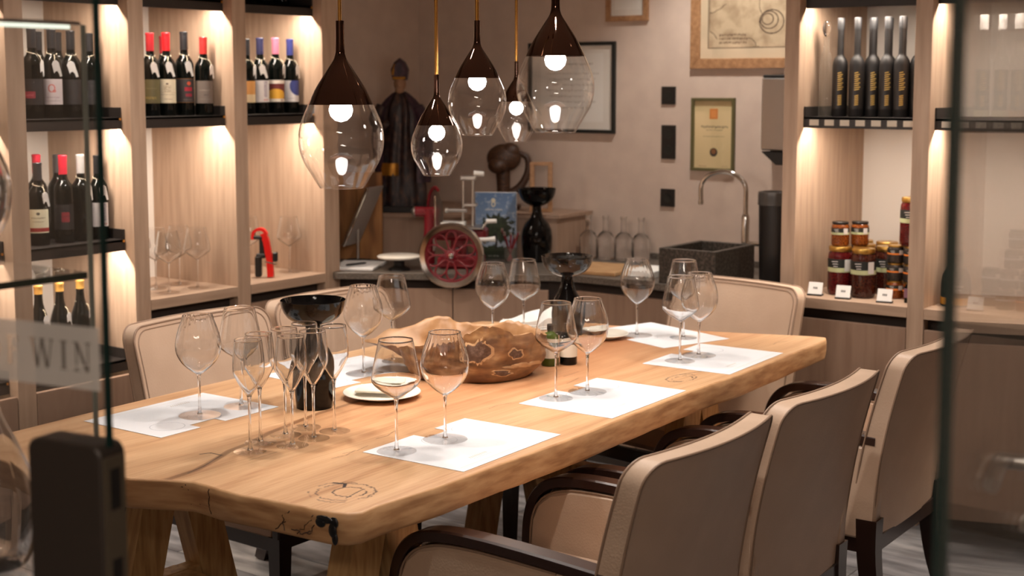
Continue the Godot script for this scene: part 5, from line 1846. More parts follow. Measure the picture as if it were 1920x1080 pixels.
func glass_front() -> void:
	# fixed pane beside the opening, with the lock case clamped to its free edge
	var e := Vector3(-1.333, 0.0, -1.006)
	var turn := -deg_to_rad(10.1) * -1.0
	var pane := struct("window_1", box_mesh(Vector3(1.3, 2.7, 0.010), 0.0008, Vector3(-0.65, 1.36, 0)), M.pane_glass, e, "clear fixed glass pane with a frosted lettered band, beside the opening")
	pane.rotation.y = turn
	part("polished_edge", box_mesh(Vector3(0.003, 2.7, 0.0102), 0.0004, Vector3(0.0016, 1.36, 0)), M.glass_edge, pane)
	var q := Build.new()
	q.smooth(-1)
	var L := 0.62
	q.quad(Vector3(-L, 1.272, 0), Vector3(-L, 1.348, 0), Vector3(-0.004, 1.348, 0), Vector3(-0.004, 1.272, 0), Vector2(0, 1), Vector2(0, 0), Vector2(1, 0), Vector2(1, 1))
	var fm := plain("frosted_film", Color.WHITE, 0.8)
	fm.albedo_texture = ImageTexture.create_from_image(film_print())
	fm.transparency = BaseMaterial3D.TRANSPARENCY_ALPHA
	fm.texture_repeat = false
	part("frosted_band", q.done(), fm, pane, Vector3(0, 0, 0.0056)).set_meta("label", "frosted band with clear capital letters")
	var lk := thing("lock_case", "dark grey lock case clamped to the free edge of the lettered glass pane", "lock", e, turn)
	var cb := Build.new()
	cb.prism(poly_shift(rounded(0.058, 0.15, 0.016), Vector2(-0.051, 1.06)), -0.022, 0.022, 2, 0.003, true)
	part("case", cb.done(), M.lock_metal, lk)
	part("face_plate", box_mesh(Vector3(0.002, 0.27, 0.036), 0.0006, Vector3(0.0078, 1.06, 0)), M.lock_edge, lk)
	for y in [1.155, 1.045]:
		part("keep_slot", box_mesh(Vector3(0.002, 0.05, 0.016), 0.0004, Vector3(0.0086, y, 0.0)), M.black_plastic, lk)
	# pane on the other side of the opening
	var e2 := Vector3(-0.352, 0.0, -1.046)
	var p2 := struct("window_2", box_mesh(Vector3(1.9, 2.7, 0.010), 0.0008, Vector3(0.95, 1.36, 0)), M.pane_glass, e2, "clear fixed glass pane on the door side of the opening")
	part("polished_edge", box_mesh(Vector3(0.003, 2.7, 0.0102), 0.0004, Vector3(-0.0016, 1.36, 0)), M.glass_edge, p2)
	# the door leaf stands open into the room
	var far := Vector3(-0.512, 0.0, -1.985)
	var d := far - e2
	var leaf_len := d.length() - 0.02
	var dt := atan2(-d.z, d.x)
	var door := struct("door_1", box_mesh(Vector3(leaf_len, 2.5, 0.010), 0.0008, Vector3(leaf_len / 2 + 0.014, 1.26, 0)), M.door_glass, e2 + Vector3(0, 0, 0), "frameless glass door leaf standing open into the room")
	door.rotation.y = dt
	part("polished_edge", box_mesh(Vector3(0.004, 2.5, 0.0104), 0.0004, Vector3(0.0105, 1.26, 0)), M.glass_edge, door)
	part("polished_edge", box_mesh(Vector3(0.003, 2.5, 0.0102), 0.0004, Vector3(leaf_len + 0.0155, 1.26, 0)), M.glass_edge, door)
	var hn := thing("door_handle", "polished steel lever handle with its lock below, on the open glass door", "door handle", e2, dt)
	var hx := leaf_len - 0.145
	for s in [-1.0, 1.0]:
		part("rose", lathe_mesh([Vector2(0, 0), Vector2(0.026, 0), Vector2(0.026, 0.006), Vector2(0.022, 0.009), Vector2(0, 0.009)], 28), M.steel, hn, Vector3(hx, 1.14, s * 0.0055), Vector3(s * PI / 2, 0, 0))
		part("lever", tube_mesh(curve([Vector3(hx, 1.14, s * 0.012), Vector3(hx, 1.14, s * 0.046), Vector3(hx - 0.018, 1.141, s * 0.056), Vector3(hx - 0.07, 1.141, s * 0.056), Vector3(hx - 0.125, 1.139, s * 0.054)], 5), 0.0105, 14), M.steel, hn)
		part("lock_rose", lathe_mesh([Vector2(0, 0), Vector2(0.024, 0), Vector2(0.024, 0.006), Vector2(0, 0.007)], 28), M.steel, hn, Vector3(hx, 1.062, s * 0.0055), Vector3(s * PI / 2, 0, 0))
		part("thumb_turn", box_mesh(Vector3(0.05, 0.014, 0.014), 0.003, Vector3(hx - 0.008, 1.062, s * 0.024)), M.steel, hn)
	# glass display case just inside the lettered pane
	var v := thing("display_case", "glass display case with a green-edged glass shelf inside the lettered pane", "display case", Vector3(-1.745, 0, -1.288))
	part("end_pane", box_mesh(Vector3(0.42, 1.72, 0.008), 0.0008, Vector3(-0.21, 0.861, -0.006)), M.pane_glass, v)
	part("end_pane_edge", box_mesh(Vector3(0.0025, 1.72, 0.0084), 0.0004, Vector3(0.0014, 0.861, -0.006)), M.case_edge, v)
	for y in [1.351, 0.885, 0.42]:
		var s := part("glass_shelf", box_mesh(Vector3(0.41, 0.010, 0.62), 0.0008, Vector3(-0.207, y - 0.005, 0.31)), M.pane_glass, v)
		part("shelf_edge", box_mesh(Vector3(0.0025, 0.0104, 0.62), 0.0004, Vector3(0.0, y - 0.005, 0.31)), M.shelf_edge_green, s)
	part("top_rail", box_mesh(Vector3(0.005, 0.005, 0.64), 0.001, Vector3(-0.004, 1.7235, 0.316)), M.brushed_steel, v)
	part("glow_strip", box_mesh(Vector3(0.003, 0.006, 0.20), 0.0005, Vector3(0.002, 1.717, 0.118)), M.case_streak_glow, v)  # glowing bar standing in for a reflected streak of light on the glass
	part("base", box_mesh(Vector3(0.42, 0.10, 0.64), 0.003, Vector3(-0.21, 0.05, 0.312)), M.lock_metal, v)
	# decanters on its shelves
	var d1 := thing("bulb_decanter", "round-bellied clear glass decanter on the upper shelf of the display case", "decanter", Vector3(-1.915, 1.3515, -1.195))
	part("body", lathe_mesh(double_wall([[0.03, 0.0], [0.032, 0.01], [0.028, 0.018], [0.044, 0.04], [0.063, 0.075], [0.0705, 0.115], [0.066, 0.15], [0.050, 0.19], [0.03, 0.22], [0.019, 0.25], [0.017, 0.29], [0.026, 0.33]], 0.003), 48), M.clear_glass, d1)
	part("foot", lathe_mesh([Vector2(0, 0.0), Vector2(0.034, 0.0), Vector2(0.034, 0.004), Vector2(0.02, 0.012), Vector2(0, 0.016)], 36), M.stem_glass, d1)
	var d2 := thing("long_neck_decanter", "clear long-necked glass decanter on the lower shelf of the display case", "decanter", Vector3(-1.885, 0.8855, -1.205))
	part("body", lathe_mesh(double_wall([[0.035, 0.0], [0.05, 0.008], [0.062, 0.05], [0.066, 0.1], [0.056, 0.15], [0.036, 0.2], [0.02, 0.235], [0.0125, 0.265], [0.011, 0.31], [0.0115, 0.37], [0.016, 0.41]], 0.0025), 48), M.clear_glass, d2)
	part("foot", lathe_mesh([Vector2(0, 0.0), Vector2(0.038, 0.0), Vector2(0.038, 0.003), Vector2(0.02, 0.008), Vector2(0, 0.01)], 36), M.stem_glass, d2)


func poly_shift(p: PackedVector2Array, by: Vector2) -> PackedVector2Array:
	var o := PackedVector2Array()
	for q in p: o.append(q + by)
	return o


func double_wall(keys: Array, wall: float) -> Array:
	var k3 := []
	for p in keys: k3.append(Vector3(p[0], p[1], 0))
	var out := [Vector2(0, keys[0][1])]
	var inn := []
	for p in curve(k3, 5):
		out.append(Vector2(p.x, p.y))
		inn.append(Vector2(maxf(0.001, p.x - wall), p.y + wall * 0.3))
	inn.reverse()
	for p in inn: out.append(p)
	out.append(Vector2(0, keys[0][1] + wall * 2.0))
	return out

# ---------------------------------------------------------------- wine bottles

func label_print(kind: int) -> Image:
	var im := blank(96, 112, c(226, 218, 200))
	match kind:
		0: # near-black with a slanting red ribbon
			im.fill(c(34, 32, 34))
			for y in range(62, 92): im.fill_rect(Rect2i(0, y - 8, 60, 1), c(150, 44, 62))
			scribble(im, 10, 50, 66, 8, c(200, 120, 130), 3)
		1: # pale pink-white with a reddish device
			im.fill(c(214, 204, 206))
			ring(im, Vector2(46, 40), 12, 16, c(206, 90, 80), 2.0)
			dab(im, Vector2(56, 52), 7.0, Color(0.8, 0.4, 0.36, 0.7))
			scribble(im, 24, 76, 78, 4, c(150, 120, 130), 4)
			scribble(im, 20, 80, 94, 3, c(150, 140, 140), 5)
		2:
			im.fill(c(44, 42, 44))
			scribble(im, 26, 72, 24, 4, c(86, 84, 84), 6)
			scribble(im, 20, 78, 70, 5, c(74, 72, 74), 7)
		3: # olive khaki
			im.fill(c(96, 88, 56))
			scribble(im, 24, 72, 80, 12, c(150, 128, 66), 8)
			scribble(im, 24, 72, 40, 4, c(130, 118, 80), 9)
		4: # cream with brown lines
			im.fill(c(216, 204, 176))
			im.fill_rect(Rect2i(44, 18, 10, 8), c(90, 70, 60))
			for k in 4: scribble(im, 34, 66, 30 + k * 8, 5, c(140, 118, 96), 10 + k)
			im.fill_rect(Rect2i(6, 62, 84, 1), c(170, 140, 110))
			scribble(im, 12, 84, 70, 3, c(150, 130, 106), 15)
			scribble(im, 34, 70, 92, 4, c(140, 110, 90), 16)
		5: # charcoal with red panels and a gold edge
			im.fill(c(52, 46, 46))
			im.fill_rect(Rect2i(0, 0, 2, 112), c(140, 96, 50)); im.fill_rect(Rect2i(0, 0, 96, 2), c(140, 96, 50)); im.fill_rect(Rect2i(0, 110, 96, 2), c(140, 96, 50))
			dab(im, Vector2(66, 22), 9.0, Color(0.75, 0.3, 0.18, 1))
			im.fill_rect(Rect2i(46, 40, 36, 18), c(156, 24, 44))
			im.fill_rect(Rect2i(50, 70, 30, 14), c(136, 30, 48))
			scribble(im, 40, 84, 96, 5, c(110, 96, 90), 17)
		6: # grey-brown
			im.fill(c(112, 100, 92))
			scribble(im, 26, 74, 44, 6, c(150, 140, 130), 18)
			scribble(im, 46, 66, 66, 8, c(84, 74, 70), 19)
			scribble(im, 20, 80, 90, 3, c(140, 130, 122), 20)
		7: # orange and pale
			im.fill(c(206, 150, 84))
			im.fill_rect(Rect2i(0, 70, 96, 42), c(220, 200, 160))
		8: # white with upright red and blue writing
			im.fill(c(222, 216, 214))
			for k in 9: scribble(im, 62, 80, 6 + k * 9, 6, c(120, 104, 140), 21 + k)
			scribble(im, 60, 84, 96, 7, c(200, 70, 60), 31)
		9: # white, maroon field, yellow dome
			im.fill(c(230, 220, 206))
			im.fill_rect(Rect2i(0, 18, 96, 78), c(112, 46, 44))
			for y in range(44, 96):
				for x in 96:
					if Vector2((x - 44) / 1.5, y - 76).length() < 32.0: im.set_pixel(x, y, c(232, 176, 60))
			dab(im, Vector2(72, 104), 4.0, Color(0.5, 0.2, 0.15, 1))
		10: # white with a deep blue disc at one side
			im.fill(c(226, 222, 222))
			for y in 80:
				for x in 96:
					if Vector2(x - 84, (y - 30) * 0.9).length() < 44.0: im.set_pixel(x, y, c(62, 72, 138))
			scribble(im, 26, 60, 92, 4, c(170, 164, 166), 33)
		11: # cream with a red foot band
			im.fill(c(218, 214, 186))
			dab(im, Vector2(48, 20), 7.0, Color(0.2, 0.2, 0.18, 1))
			scribble(im, 20, 76, 38, 5, c(96, 90, 78), 34)
			scribble(im, 24, 70, 56, 4, c(120, 112, 96), 35)
			im.fill_rect(Rect2i(0, 88, 96, 18), c(160, 46, 44))
		12: # black with a small red plate
			im.fill(c(26, 24, 26))
			im.fill_rect(Rect2i(40, 34, 32, 44), c(128, 34, 44))
			scribble(im, 44, 68, 50, 5, c(60, 26, 30), 36)
	return im


const HOLD := 0.0365

# a wine bottle: dark body, capsule, printed label, and perhaps a paper tag on a string; turned so that its label faces +x
func bottle(at: Vector3, turn: float, cap: Color, kind: int, tag_turn: float, tall: float, label: String, group: String, shape := 0) -> Node3D:
	var t := thing("wine_bottle", label, "wine bottle", at, turn, group)
	t.scale = Vector3(1, tall, 1)
	var key := "bottle%d" % shape
	if not cache.has(key):
		if shape == 0: cache[key] = lathe_mesh([Vector2(0, 0.004), Vector2(0.026, 0.0), Vector2(0.0345, 0.0), Vector2(0.0365, 0.004), Vector2(0.0365, 0.19), Vector2(0.0355, 0.2), Vector2(0.031, 0.213), Vector2(0.022, 0.226), Vector2(0.0165, 0.236), Vector2(0.0148, 0.248), Vector2(0.0145, 0.31), Vector2(0.0155, 0.312), Vector2(0.0155, 0.319), Vector2(0.0, 0.32)], 32)
		else: cache[key] = lathe_mesh([Vector2(0, 0.004), Vector2(0.028, 0.0), Vector2(0.038, 0.0), Vector2(0.040, 0.004), Vector2(0.040, 0.15), Vector2(0.038, 0.17), Vector2(0.031, 0.20), Vector2(0.022, 0.228), Vector2(0.0165, 0.25), Vector2(0.0148, 0.27), Vector2(0.0145, 0.31), Vector2(0.0155, 0.312), Vector2(0.0155, 0.319), Vector2(0.0, 0.32)], 32)
		cache["capsule"] = lathe_mesh([Vector2(0.0152, 0.252), Vector2(0.0156, 0.252), Vector2(0.0156, 0.311), Vector2(0.0164, 0.312), Vector2(0.0164, 0.3205), Vector2(0.0150, 0.3222), Vector2(0.0, 0.3222)], 24)
	part("body", cache[key], M.bottle_dark, t)
	var ck := "cap_%s" % cap.to_html()
	if not M.has(ck): plain(ck, cap, 0.35, 0.1)
	if not cache.has("capsule_short"): cache["capsule_short"] = lathe_mesh([Vector2(0.0152, 0.288), Vector2(0.0157, 0.288), Vector2(0.0157, 0.311), Vector2(0.0164, 0.312), Vector2(0.0164, 0.3205), Vector2(0.0150, 0.3222), Vector2(0.0, 0.3222)], 24)
	part("capsule", cache["capsule"] if shape == 0 else cache["capsule_short"], M[ck], t)
	if kind >= 0:
		var lk := "wine_label_%d" % kind
		if not M.has(lk): tex_mat(lk, label_print(kind), 0.6)
		var mk := "label_patch%d" % shape
		if not cache.has(mk):
			var b := Build.new()
			b.smooth(1)
			var r := 0.0368 if shape == 0 else 0.0403
			var y0 := 0.05
			var y1 := 0.142 if shape == 0 else 0.132
			for k in 16:
				var a0 := lerpf(-1.2, 1.2, k / 16.0)
				var a1 := lerpf(-1.2, 1.2, (k + 1) / 16.0)
				var p0 := Vector3(cos(a0) * r, 0, -sin(a0) * r)
				var p1 := Vector3(cos(a1) * r, 0, -sin(a1) * r)
				b.quad(p0 + Vector3(0, y0, 0), p0 + Vector3(0, y1, 0), p1 + Vector3(0, y1, 0), p1 + Vector3(0, y0, 0), Vector2(k / 16.0, 1), Vector2(k / 16.0, 0), Vector2((k + 1) / 16.0, 0), Vector2((k + 1) / 16.0, 1))
			cache[mk] = b.done()
		part("label", cache[mk], M[lk], t)
	if tag_turn > -9.0:
		if not cache.has("tag"):
			var loop := []
			for k in 21: loop.append(Vector3(cos(TAU * k / 20.0) * 0.0185, 0.236 - 0.006 * cos(TAU * k / 20.0), sin(TAU * k / 20.0) * 0.0185))
			var sb := Build.new()
			sb.tube(loop, 0.0012, 6, false)
			sb.tube(curve([Vector3(0.0185, 0.230, 0), Vector3(0.032, 0.222, 0.004), Vector3(0.0395, 0.207, 0.008)], 4), 0.0012, 6)
			cache["string"] = sb.done()
			var tb := Build.new()
			tb.prism(PackedVector2Array([Vector2(-0.006, 0.0), Vector2(0.006, 0.0), Vector2(0.0135, -0.010), Vector2(0.0135, -0.062), Vector2(-0.0135, -0.062), Vector2(-0.0135, -0.010)]), -0.0004, 0.0004, 2)
			cache["tag"] = tb.done()
		var hold := part("string", cache["string"], M.string, t, Vector3.ZERO, Vector3(0, tag_turn, 0))
		part("tag", cache["tag"], M.paper, hold, Vector3(0.0405, 0.208, 0.008), Vector3(0.12, PI / 2, 0.28 * signf(tag_turn)))
	return t


func wine_bottles() -> void:
	var black := c(30, 30, 33)
	var red := c(186, 22, 30)
	var navy := c(38, 40, 72)
	var Y1 := 1.5145
	var fx := -4.335
	var bx := -4.47
	# rows of [z, capsule, label kind, tag turn (-10: none), height factor, label, depth row]
	var mid1 := [[-2.995, black, 0, 1.2, 1.0, "wine bottle with a black label and red ribbon behind the lettered pane"], [-3.078, black, 1, 0.5, 1.0, "wine bottle with a pinkish white label behind the lettered pane"], [-3.160, black, 2, 0.15, 0.99, "wine bottle with a big white tag over a black label, behind the lettered pane"], [-3.242, black, 2, -0.9, 0.97, "dark wine bottle whose white tag hangs at the pane's dark edge, middle tray"]]
	for q in mid1: bottle(Vector3(fx, Y1, q[0]), -0.69, q[1], q[2], q[3], q[4], q[5], "bottles on the middle tray behind the pane")
	var nback := 0
	for z in [-3.03, -3.115, -3.20]:
		bottle(Vector3(bx, Y1, z), -0.69, black, -1, -10.0, 0.985, ["dark wine bottle in the rear row behind the red ribbon label", "dark wine bottle in the rear row behind the pinkish label", "dark wine bottle in the rear row behind the big white tag"][nback], "bottles on the middle tray behind the pane")
		nback += 1
	var g2 := "bottles on the middle tray of the second bay"
	bottle(Vector3(fx, Y1, -3.523), -0.69, c(150, 26, 36), 3, 0.45, 1.0, "wine bottle with an olive label, half behind the upright post", g2)
	bottle(Vector3(fx, Y1, -3.602), -0.69, red, 4, 0.35, 1.01, "wine bottle with a bright red capsule and cream label", g2)
	bottle(Vector3(fx, Y1, -3.692), -0.69, black, 5, 0.5, 1.03, "wine bottle with a charcoal and red label under a white tag", g2)
	bottle(Vector3(fx + 0.032, Y1, -3.764), -0.69, c(176, 44, 42), 6, 1.0, 0.97, "wine bottle with a dull red capsule and grey-brown label", g2)
	bottle(Vector3(bx, Y1, -3.56), -0.69, c(52, 40, 58), -1, -10.0, 0.99, "dark capped wine bottle behind the olive labelled one", g2)
	bottle(Vector3(bx, Y1, -3.70), -0.69, c(160, 34, 44), -1, -10.0, 0.985, "red capped wine bottle behind the charcoal and red labelled one", g2)
	var g3 := "bottles on the middle tray beside the large pendant"
	bottle(Vector3(fx, Y1, -4.024), -0.69, black, 7, 1.1, 0.97, "wine bottle with an orange label, mostly behind the post beside the red corkscrew bay", g3)
	bottle(Vector3(fx, Y1, -4.102), -0.69, navy, 8, 0.25, 0.99, "wine bottle with a dark blue capsule and white label with upright writing", g3)
	bottle(Vector3(fx, Y1, -4.192), -0.69, c(190, 108, 132), 9, 1.15, 1.0, "wine bottle with a pink capsule and yellow dome label", g3)
	bottle(Vector3(fx, Y1, -4.278), -0.69, c(46, 52, 110), 10, 0.95, 0.99, "wine bottle with a blue capsule and blue disc label", g3)
	bottle(Vector3(bx, Y1, -4.14), -0.69, navy, -1, -10.0, 0.985, "dark blue capped wine bottle behind the pink capped one", g3)
	# lower tray behind the pane
	var Y2 := 1.0565
	var g4 := "bottles on the lower tray behind the pane"
	bottle(Vector3(bx, Y2, -3.09), -0.69, c(178, 30, 52), -1, -10.0, 1.0, "red capped wine bottle in the rear row of the lower tray", g4)
	bottle(Vector3(fx, Y2, -3.0), -0.69, black, 11, 0.85, 0.93, "wine bottle with a cream label with red foot, on the lower tray", g4)
	bottle(Vector3(fx, Y2, -3.108), -0.69, c(180, 28, 50), 12, -10.0, 1.0, "red capped wine bottle with a small red label plate", g4)
	bottle(Vector3(fx, Y2, -3.186), -0.69, c(168, 166, 164), -1, 1.0, 1.0, "wine bottle with a silver foil capsule, on the lower tray", g4)
	bottle(Vector3(fx, Y2, -3.2615), -0.69, black, 8, 0.6, 0.98, "wine bottle with a white label beside the pane's dark edge, lower tray", g4)
	bottle(Vector3(bx, Y2, -3.18), -0.69, c(60, 60, 62), -1, -10.0, 0.99, "dark capped wine bottle behind the small red label plate", g4)
	# lowest tray: gold capped bottles
	var Y3 := 0.5985
	var g5 := "gold capped bottles on the lowest tray"
	for q in [[-2.985, 0.9, "gold capped wine bottle first on the lowest tray behind the pane"], [-3.075, 1.1, "gold capped wine bottle in the middle of the lowest tray"], [-3.165, 1.3, "gold capped wine bottle last on the lowest tray, by the pane's edge"]]:
		bottle(Vector3(fx, Y3, q[0]), -0.69, c(206, 158, 80), -1, q[1], 0.97, q[2], g5, 1)
	# tops of the shelves: bottles standing on the highest trays, only their feet in view
	var Y4 := 1.9725
	var k := 0
	for z in [-4.03, -4.13, -4.23]:
		bottle(Vector3(fx, Y4, z), -0.69, black, 2, -10.0, 1.0, ["dark wine bottle on the top tray, only its foot in view, by the post", "dark wine bottle on the top tray, only its foot in view, middle one", "dark wine bottle on the top tray, only its foot in view, by the lit panel"][k], "bottles on the top tray")
		k += 1


func shelf_glasses() -> void:
	var y := LEDGE + 0.0005
	var g := make_glass("shelf_wine_glass", 0, "wine glasses stored on the shelf boards")
	g.position = Vector3(-4.285, y, -3.545)
	g.scale = Vector3.ONE * 0.9
	g.set_meta("label", "stored wine glass at the front of the group of six on the shelf board")
	for q in [[-4.40, -3.575, "stored wine glass second from the post, just behind the front one"], [-4.41, -3.703, "stored wine glass behind and between the front pair of the group of six"], [-4.29, -3.695, "stored wine glass standing apart towards the lit panel, group of six"], [-4.50, -3.49, "stored wine glass half behind the post, group of six"], [-4.55, -3.605, "stored wine glass at the back of the group of six"], [-4.33, -4.25, "stored wine glass standing alone beside the red wine opener"], [-4.46, -4.13, "stored wine glass behind the red wine opener"], [-4.46, -4.02, "stored wine glass beside the post, behind the red wine opener"]]:
		dup(g, Vector3(q[0], y, q[1]), q[1] * 7.0, q[2])
	# red needle wine opener on its black stand
	var w := thing("wine_opener", "red wine opener standing in a black clamp stand on the shelf board", "wine opener", Vector3(-4.30, LEDGE + 0.0036, -4.07), 2.204)
	var b := Build.new()
	b.sweep([Vector3(0, 0.0, 0.028), Vector3(0, 0.075, 0.024), Vector3(0, 0.15, 0.012), Vector3(0, 0.186, 0.0)], [Vector2(-0.014, -0.013), Vector2(0.014, -0.013), Vector2(0.014, 0.013), Vector2(-0.014, 0.013)], Vector3(1, 0, 0))
	b.sweep(curve([Vector3(0, 0.180, 0.014), Vector3(0, 0.2, 0.0), Vector3(0, 0.203, -0.022), Vector3(0, 0.19, -0.042), Vector3(0, 0.16, -0.046)], 4), [Vector2(-0.013, -0.006), Vector2(0.013, -0.006), Vector2(0.013, 0.006), Vector2(-0.013, 0.006)], Vector3(1, 0, 0))
	part("body", b.done(), M.cutter_red, w)
	part("neck", box_mesh(Vector3(0.022, 0.08, 0.02), 0.003, Vector3(0, 0.125, -0.008)), M.black_plastic, w)
	part("head", box_mesh(Vector3(0.03, 0.014, 0.04), 0.003, Vector3(0, 0.168, -0.022)), M.black_plastic, w)
	var cb := Build.new()
	cb.box(Vector3(0, 0.045, -0.024), Vector3(0.034, 0.088, 0.026), 0.004)
	cb.box(Vector3(0, 0.09, -0.012), Vector3(0.03, 0.02, 0.04), 0.004)
	cb.box(Vector3(0, 0.085, 0.048), Vector3(0.024, 0.04, 0.02), 0.004)
	part("clamp", cb.done(), M.black_plastic, w)
	part("trigger", box_mesh(Vector3(0.03, 0.006, 0.05), 0.001, Vector3(0, 0.066, 0.014), ), M.chrome, w, Vector3.ZERO, Vector3(0.25, 0, 0))


# ---------------------------------------------------------------- jar shelves

func jar(at: Vector3, r: float, h: float, fill: Material, lid: Material, band: Material, foot_band: Material, label: String, group: String, sticker := true, called := "preserve_jar") -> Node3D:
	var t := thing(called, label, "jar", at, 0.4, group)
	part("body", lathe_mesh([Vector2(0, 0.0), Vector2(r * 0.86, 0.0), Vector2(r * 0.97, h * 0.04), Vector2(r, h * 0.1), Vector2(r, h * 0.78), Vector2(r * 0.96, h * 0.85), Vector2(r * 0.84, h * 0.90), Vector2(r * 0.84, h * 0.92), Vector2(0, h * 0.92)], 32), fill, t)
	part("lid", lathe_mesh([Vector2(0, h * 0.9), Vector2(r * 0.88, h * 0.9), Vector2(r * 0.92, h * 0.915), Vector2(r * 0.92, h * 0.985), Vector2(r * 0.88, h), Vector2(0, h * 0.995)], 32), lid, t)
	part("label", lathe_mesh([Vector2(r * 1.001, h * 0.57), Vector2(r * 1.008, h * 0.57), Vector2(r * 1.008, h * 0.75), Vector2(r * 1.001, h * 0.75)], 32), band, t)
	part("label_band", lathe_mesh([Vector2(r * 1.001, h * 0.48), Vector2(r * 1.009, h * 0.48), Vector2(r * 1.009, h * 0.57), Vector2(r * 1.001, h * 0.57)], 32), foot_band, t)
	var wr := Build.new()
	for k in 3: wr.box(Vector3(-r * 0.35 + k * 0.0, h * (0.70 - 0.05 * k), r * 0.97), Vector3(r * (0.7 - 0.15 * k), h * 0.012, r * 0.04), 0.0)
	part("lettering", wr.done(), M.label_white, t)
	if sticker:
		part("sticker", box_mesh(Vector3(r * 0.55, h * 0.24, 0.001), 0.0002, Vector3(0, h * 0.62, r * 1.012)), M.label_white, t, Vector3.ZERO, Vector3(0, 0.62, 0))
	return t


func card(at: Vector3, label: String) -> void:
	var t := thing("price_card", label, "price card", at, 0.12, "white price cards on the jar shelves")
	part("holder", box_mesh(Vector3(0.058, 0.006, 0.03), 0.001, Vector3(0, 0.003, -0.004)), M.black_plastic, t)
	part("card", box_mesh(Vector3(0.056, 0.048, 0.002), 0.0004, Vector3(0, 0.026, 0)), M.card_white, t, Vector3(0, 0.003, 0.004), Vector3(-0.35, 0, 0))
	var wr := Build.new()
	for k in 3: wr.box(Vector3(-0.006 + k * 0.006, 0.027, 0.0012), Vector3(0.004, 0.008, 0.0006), 0.0)
	part("figures", wr.done(), M.ink, t, Vector3(0, 0.003, 0.004), Vector3(-0.35, 0, 0))


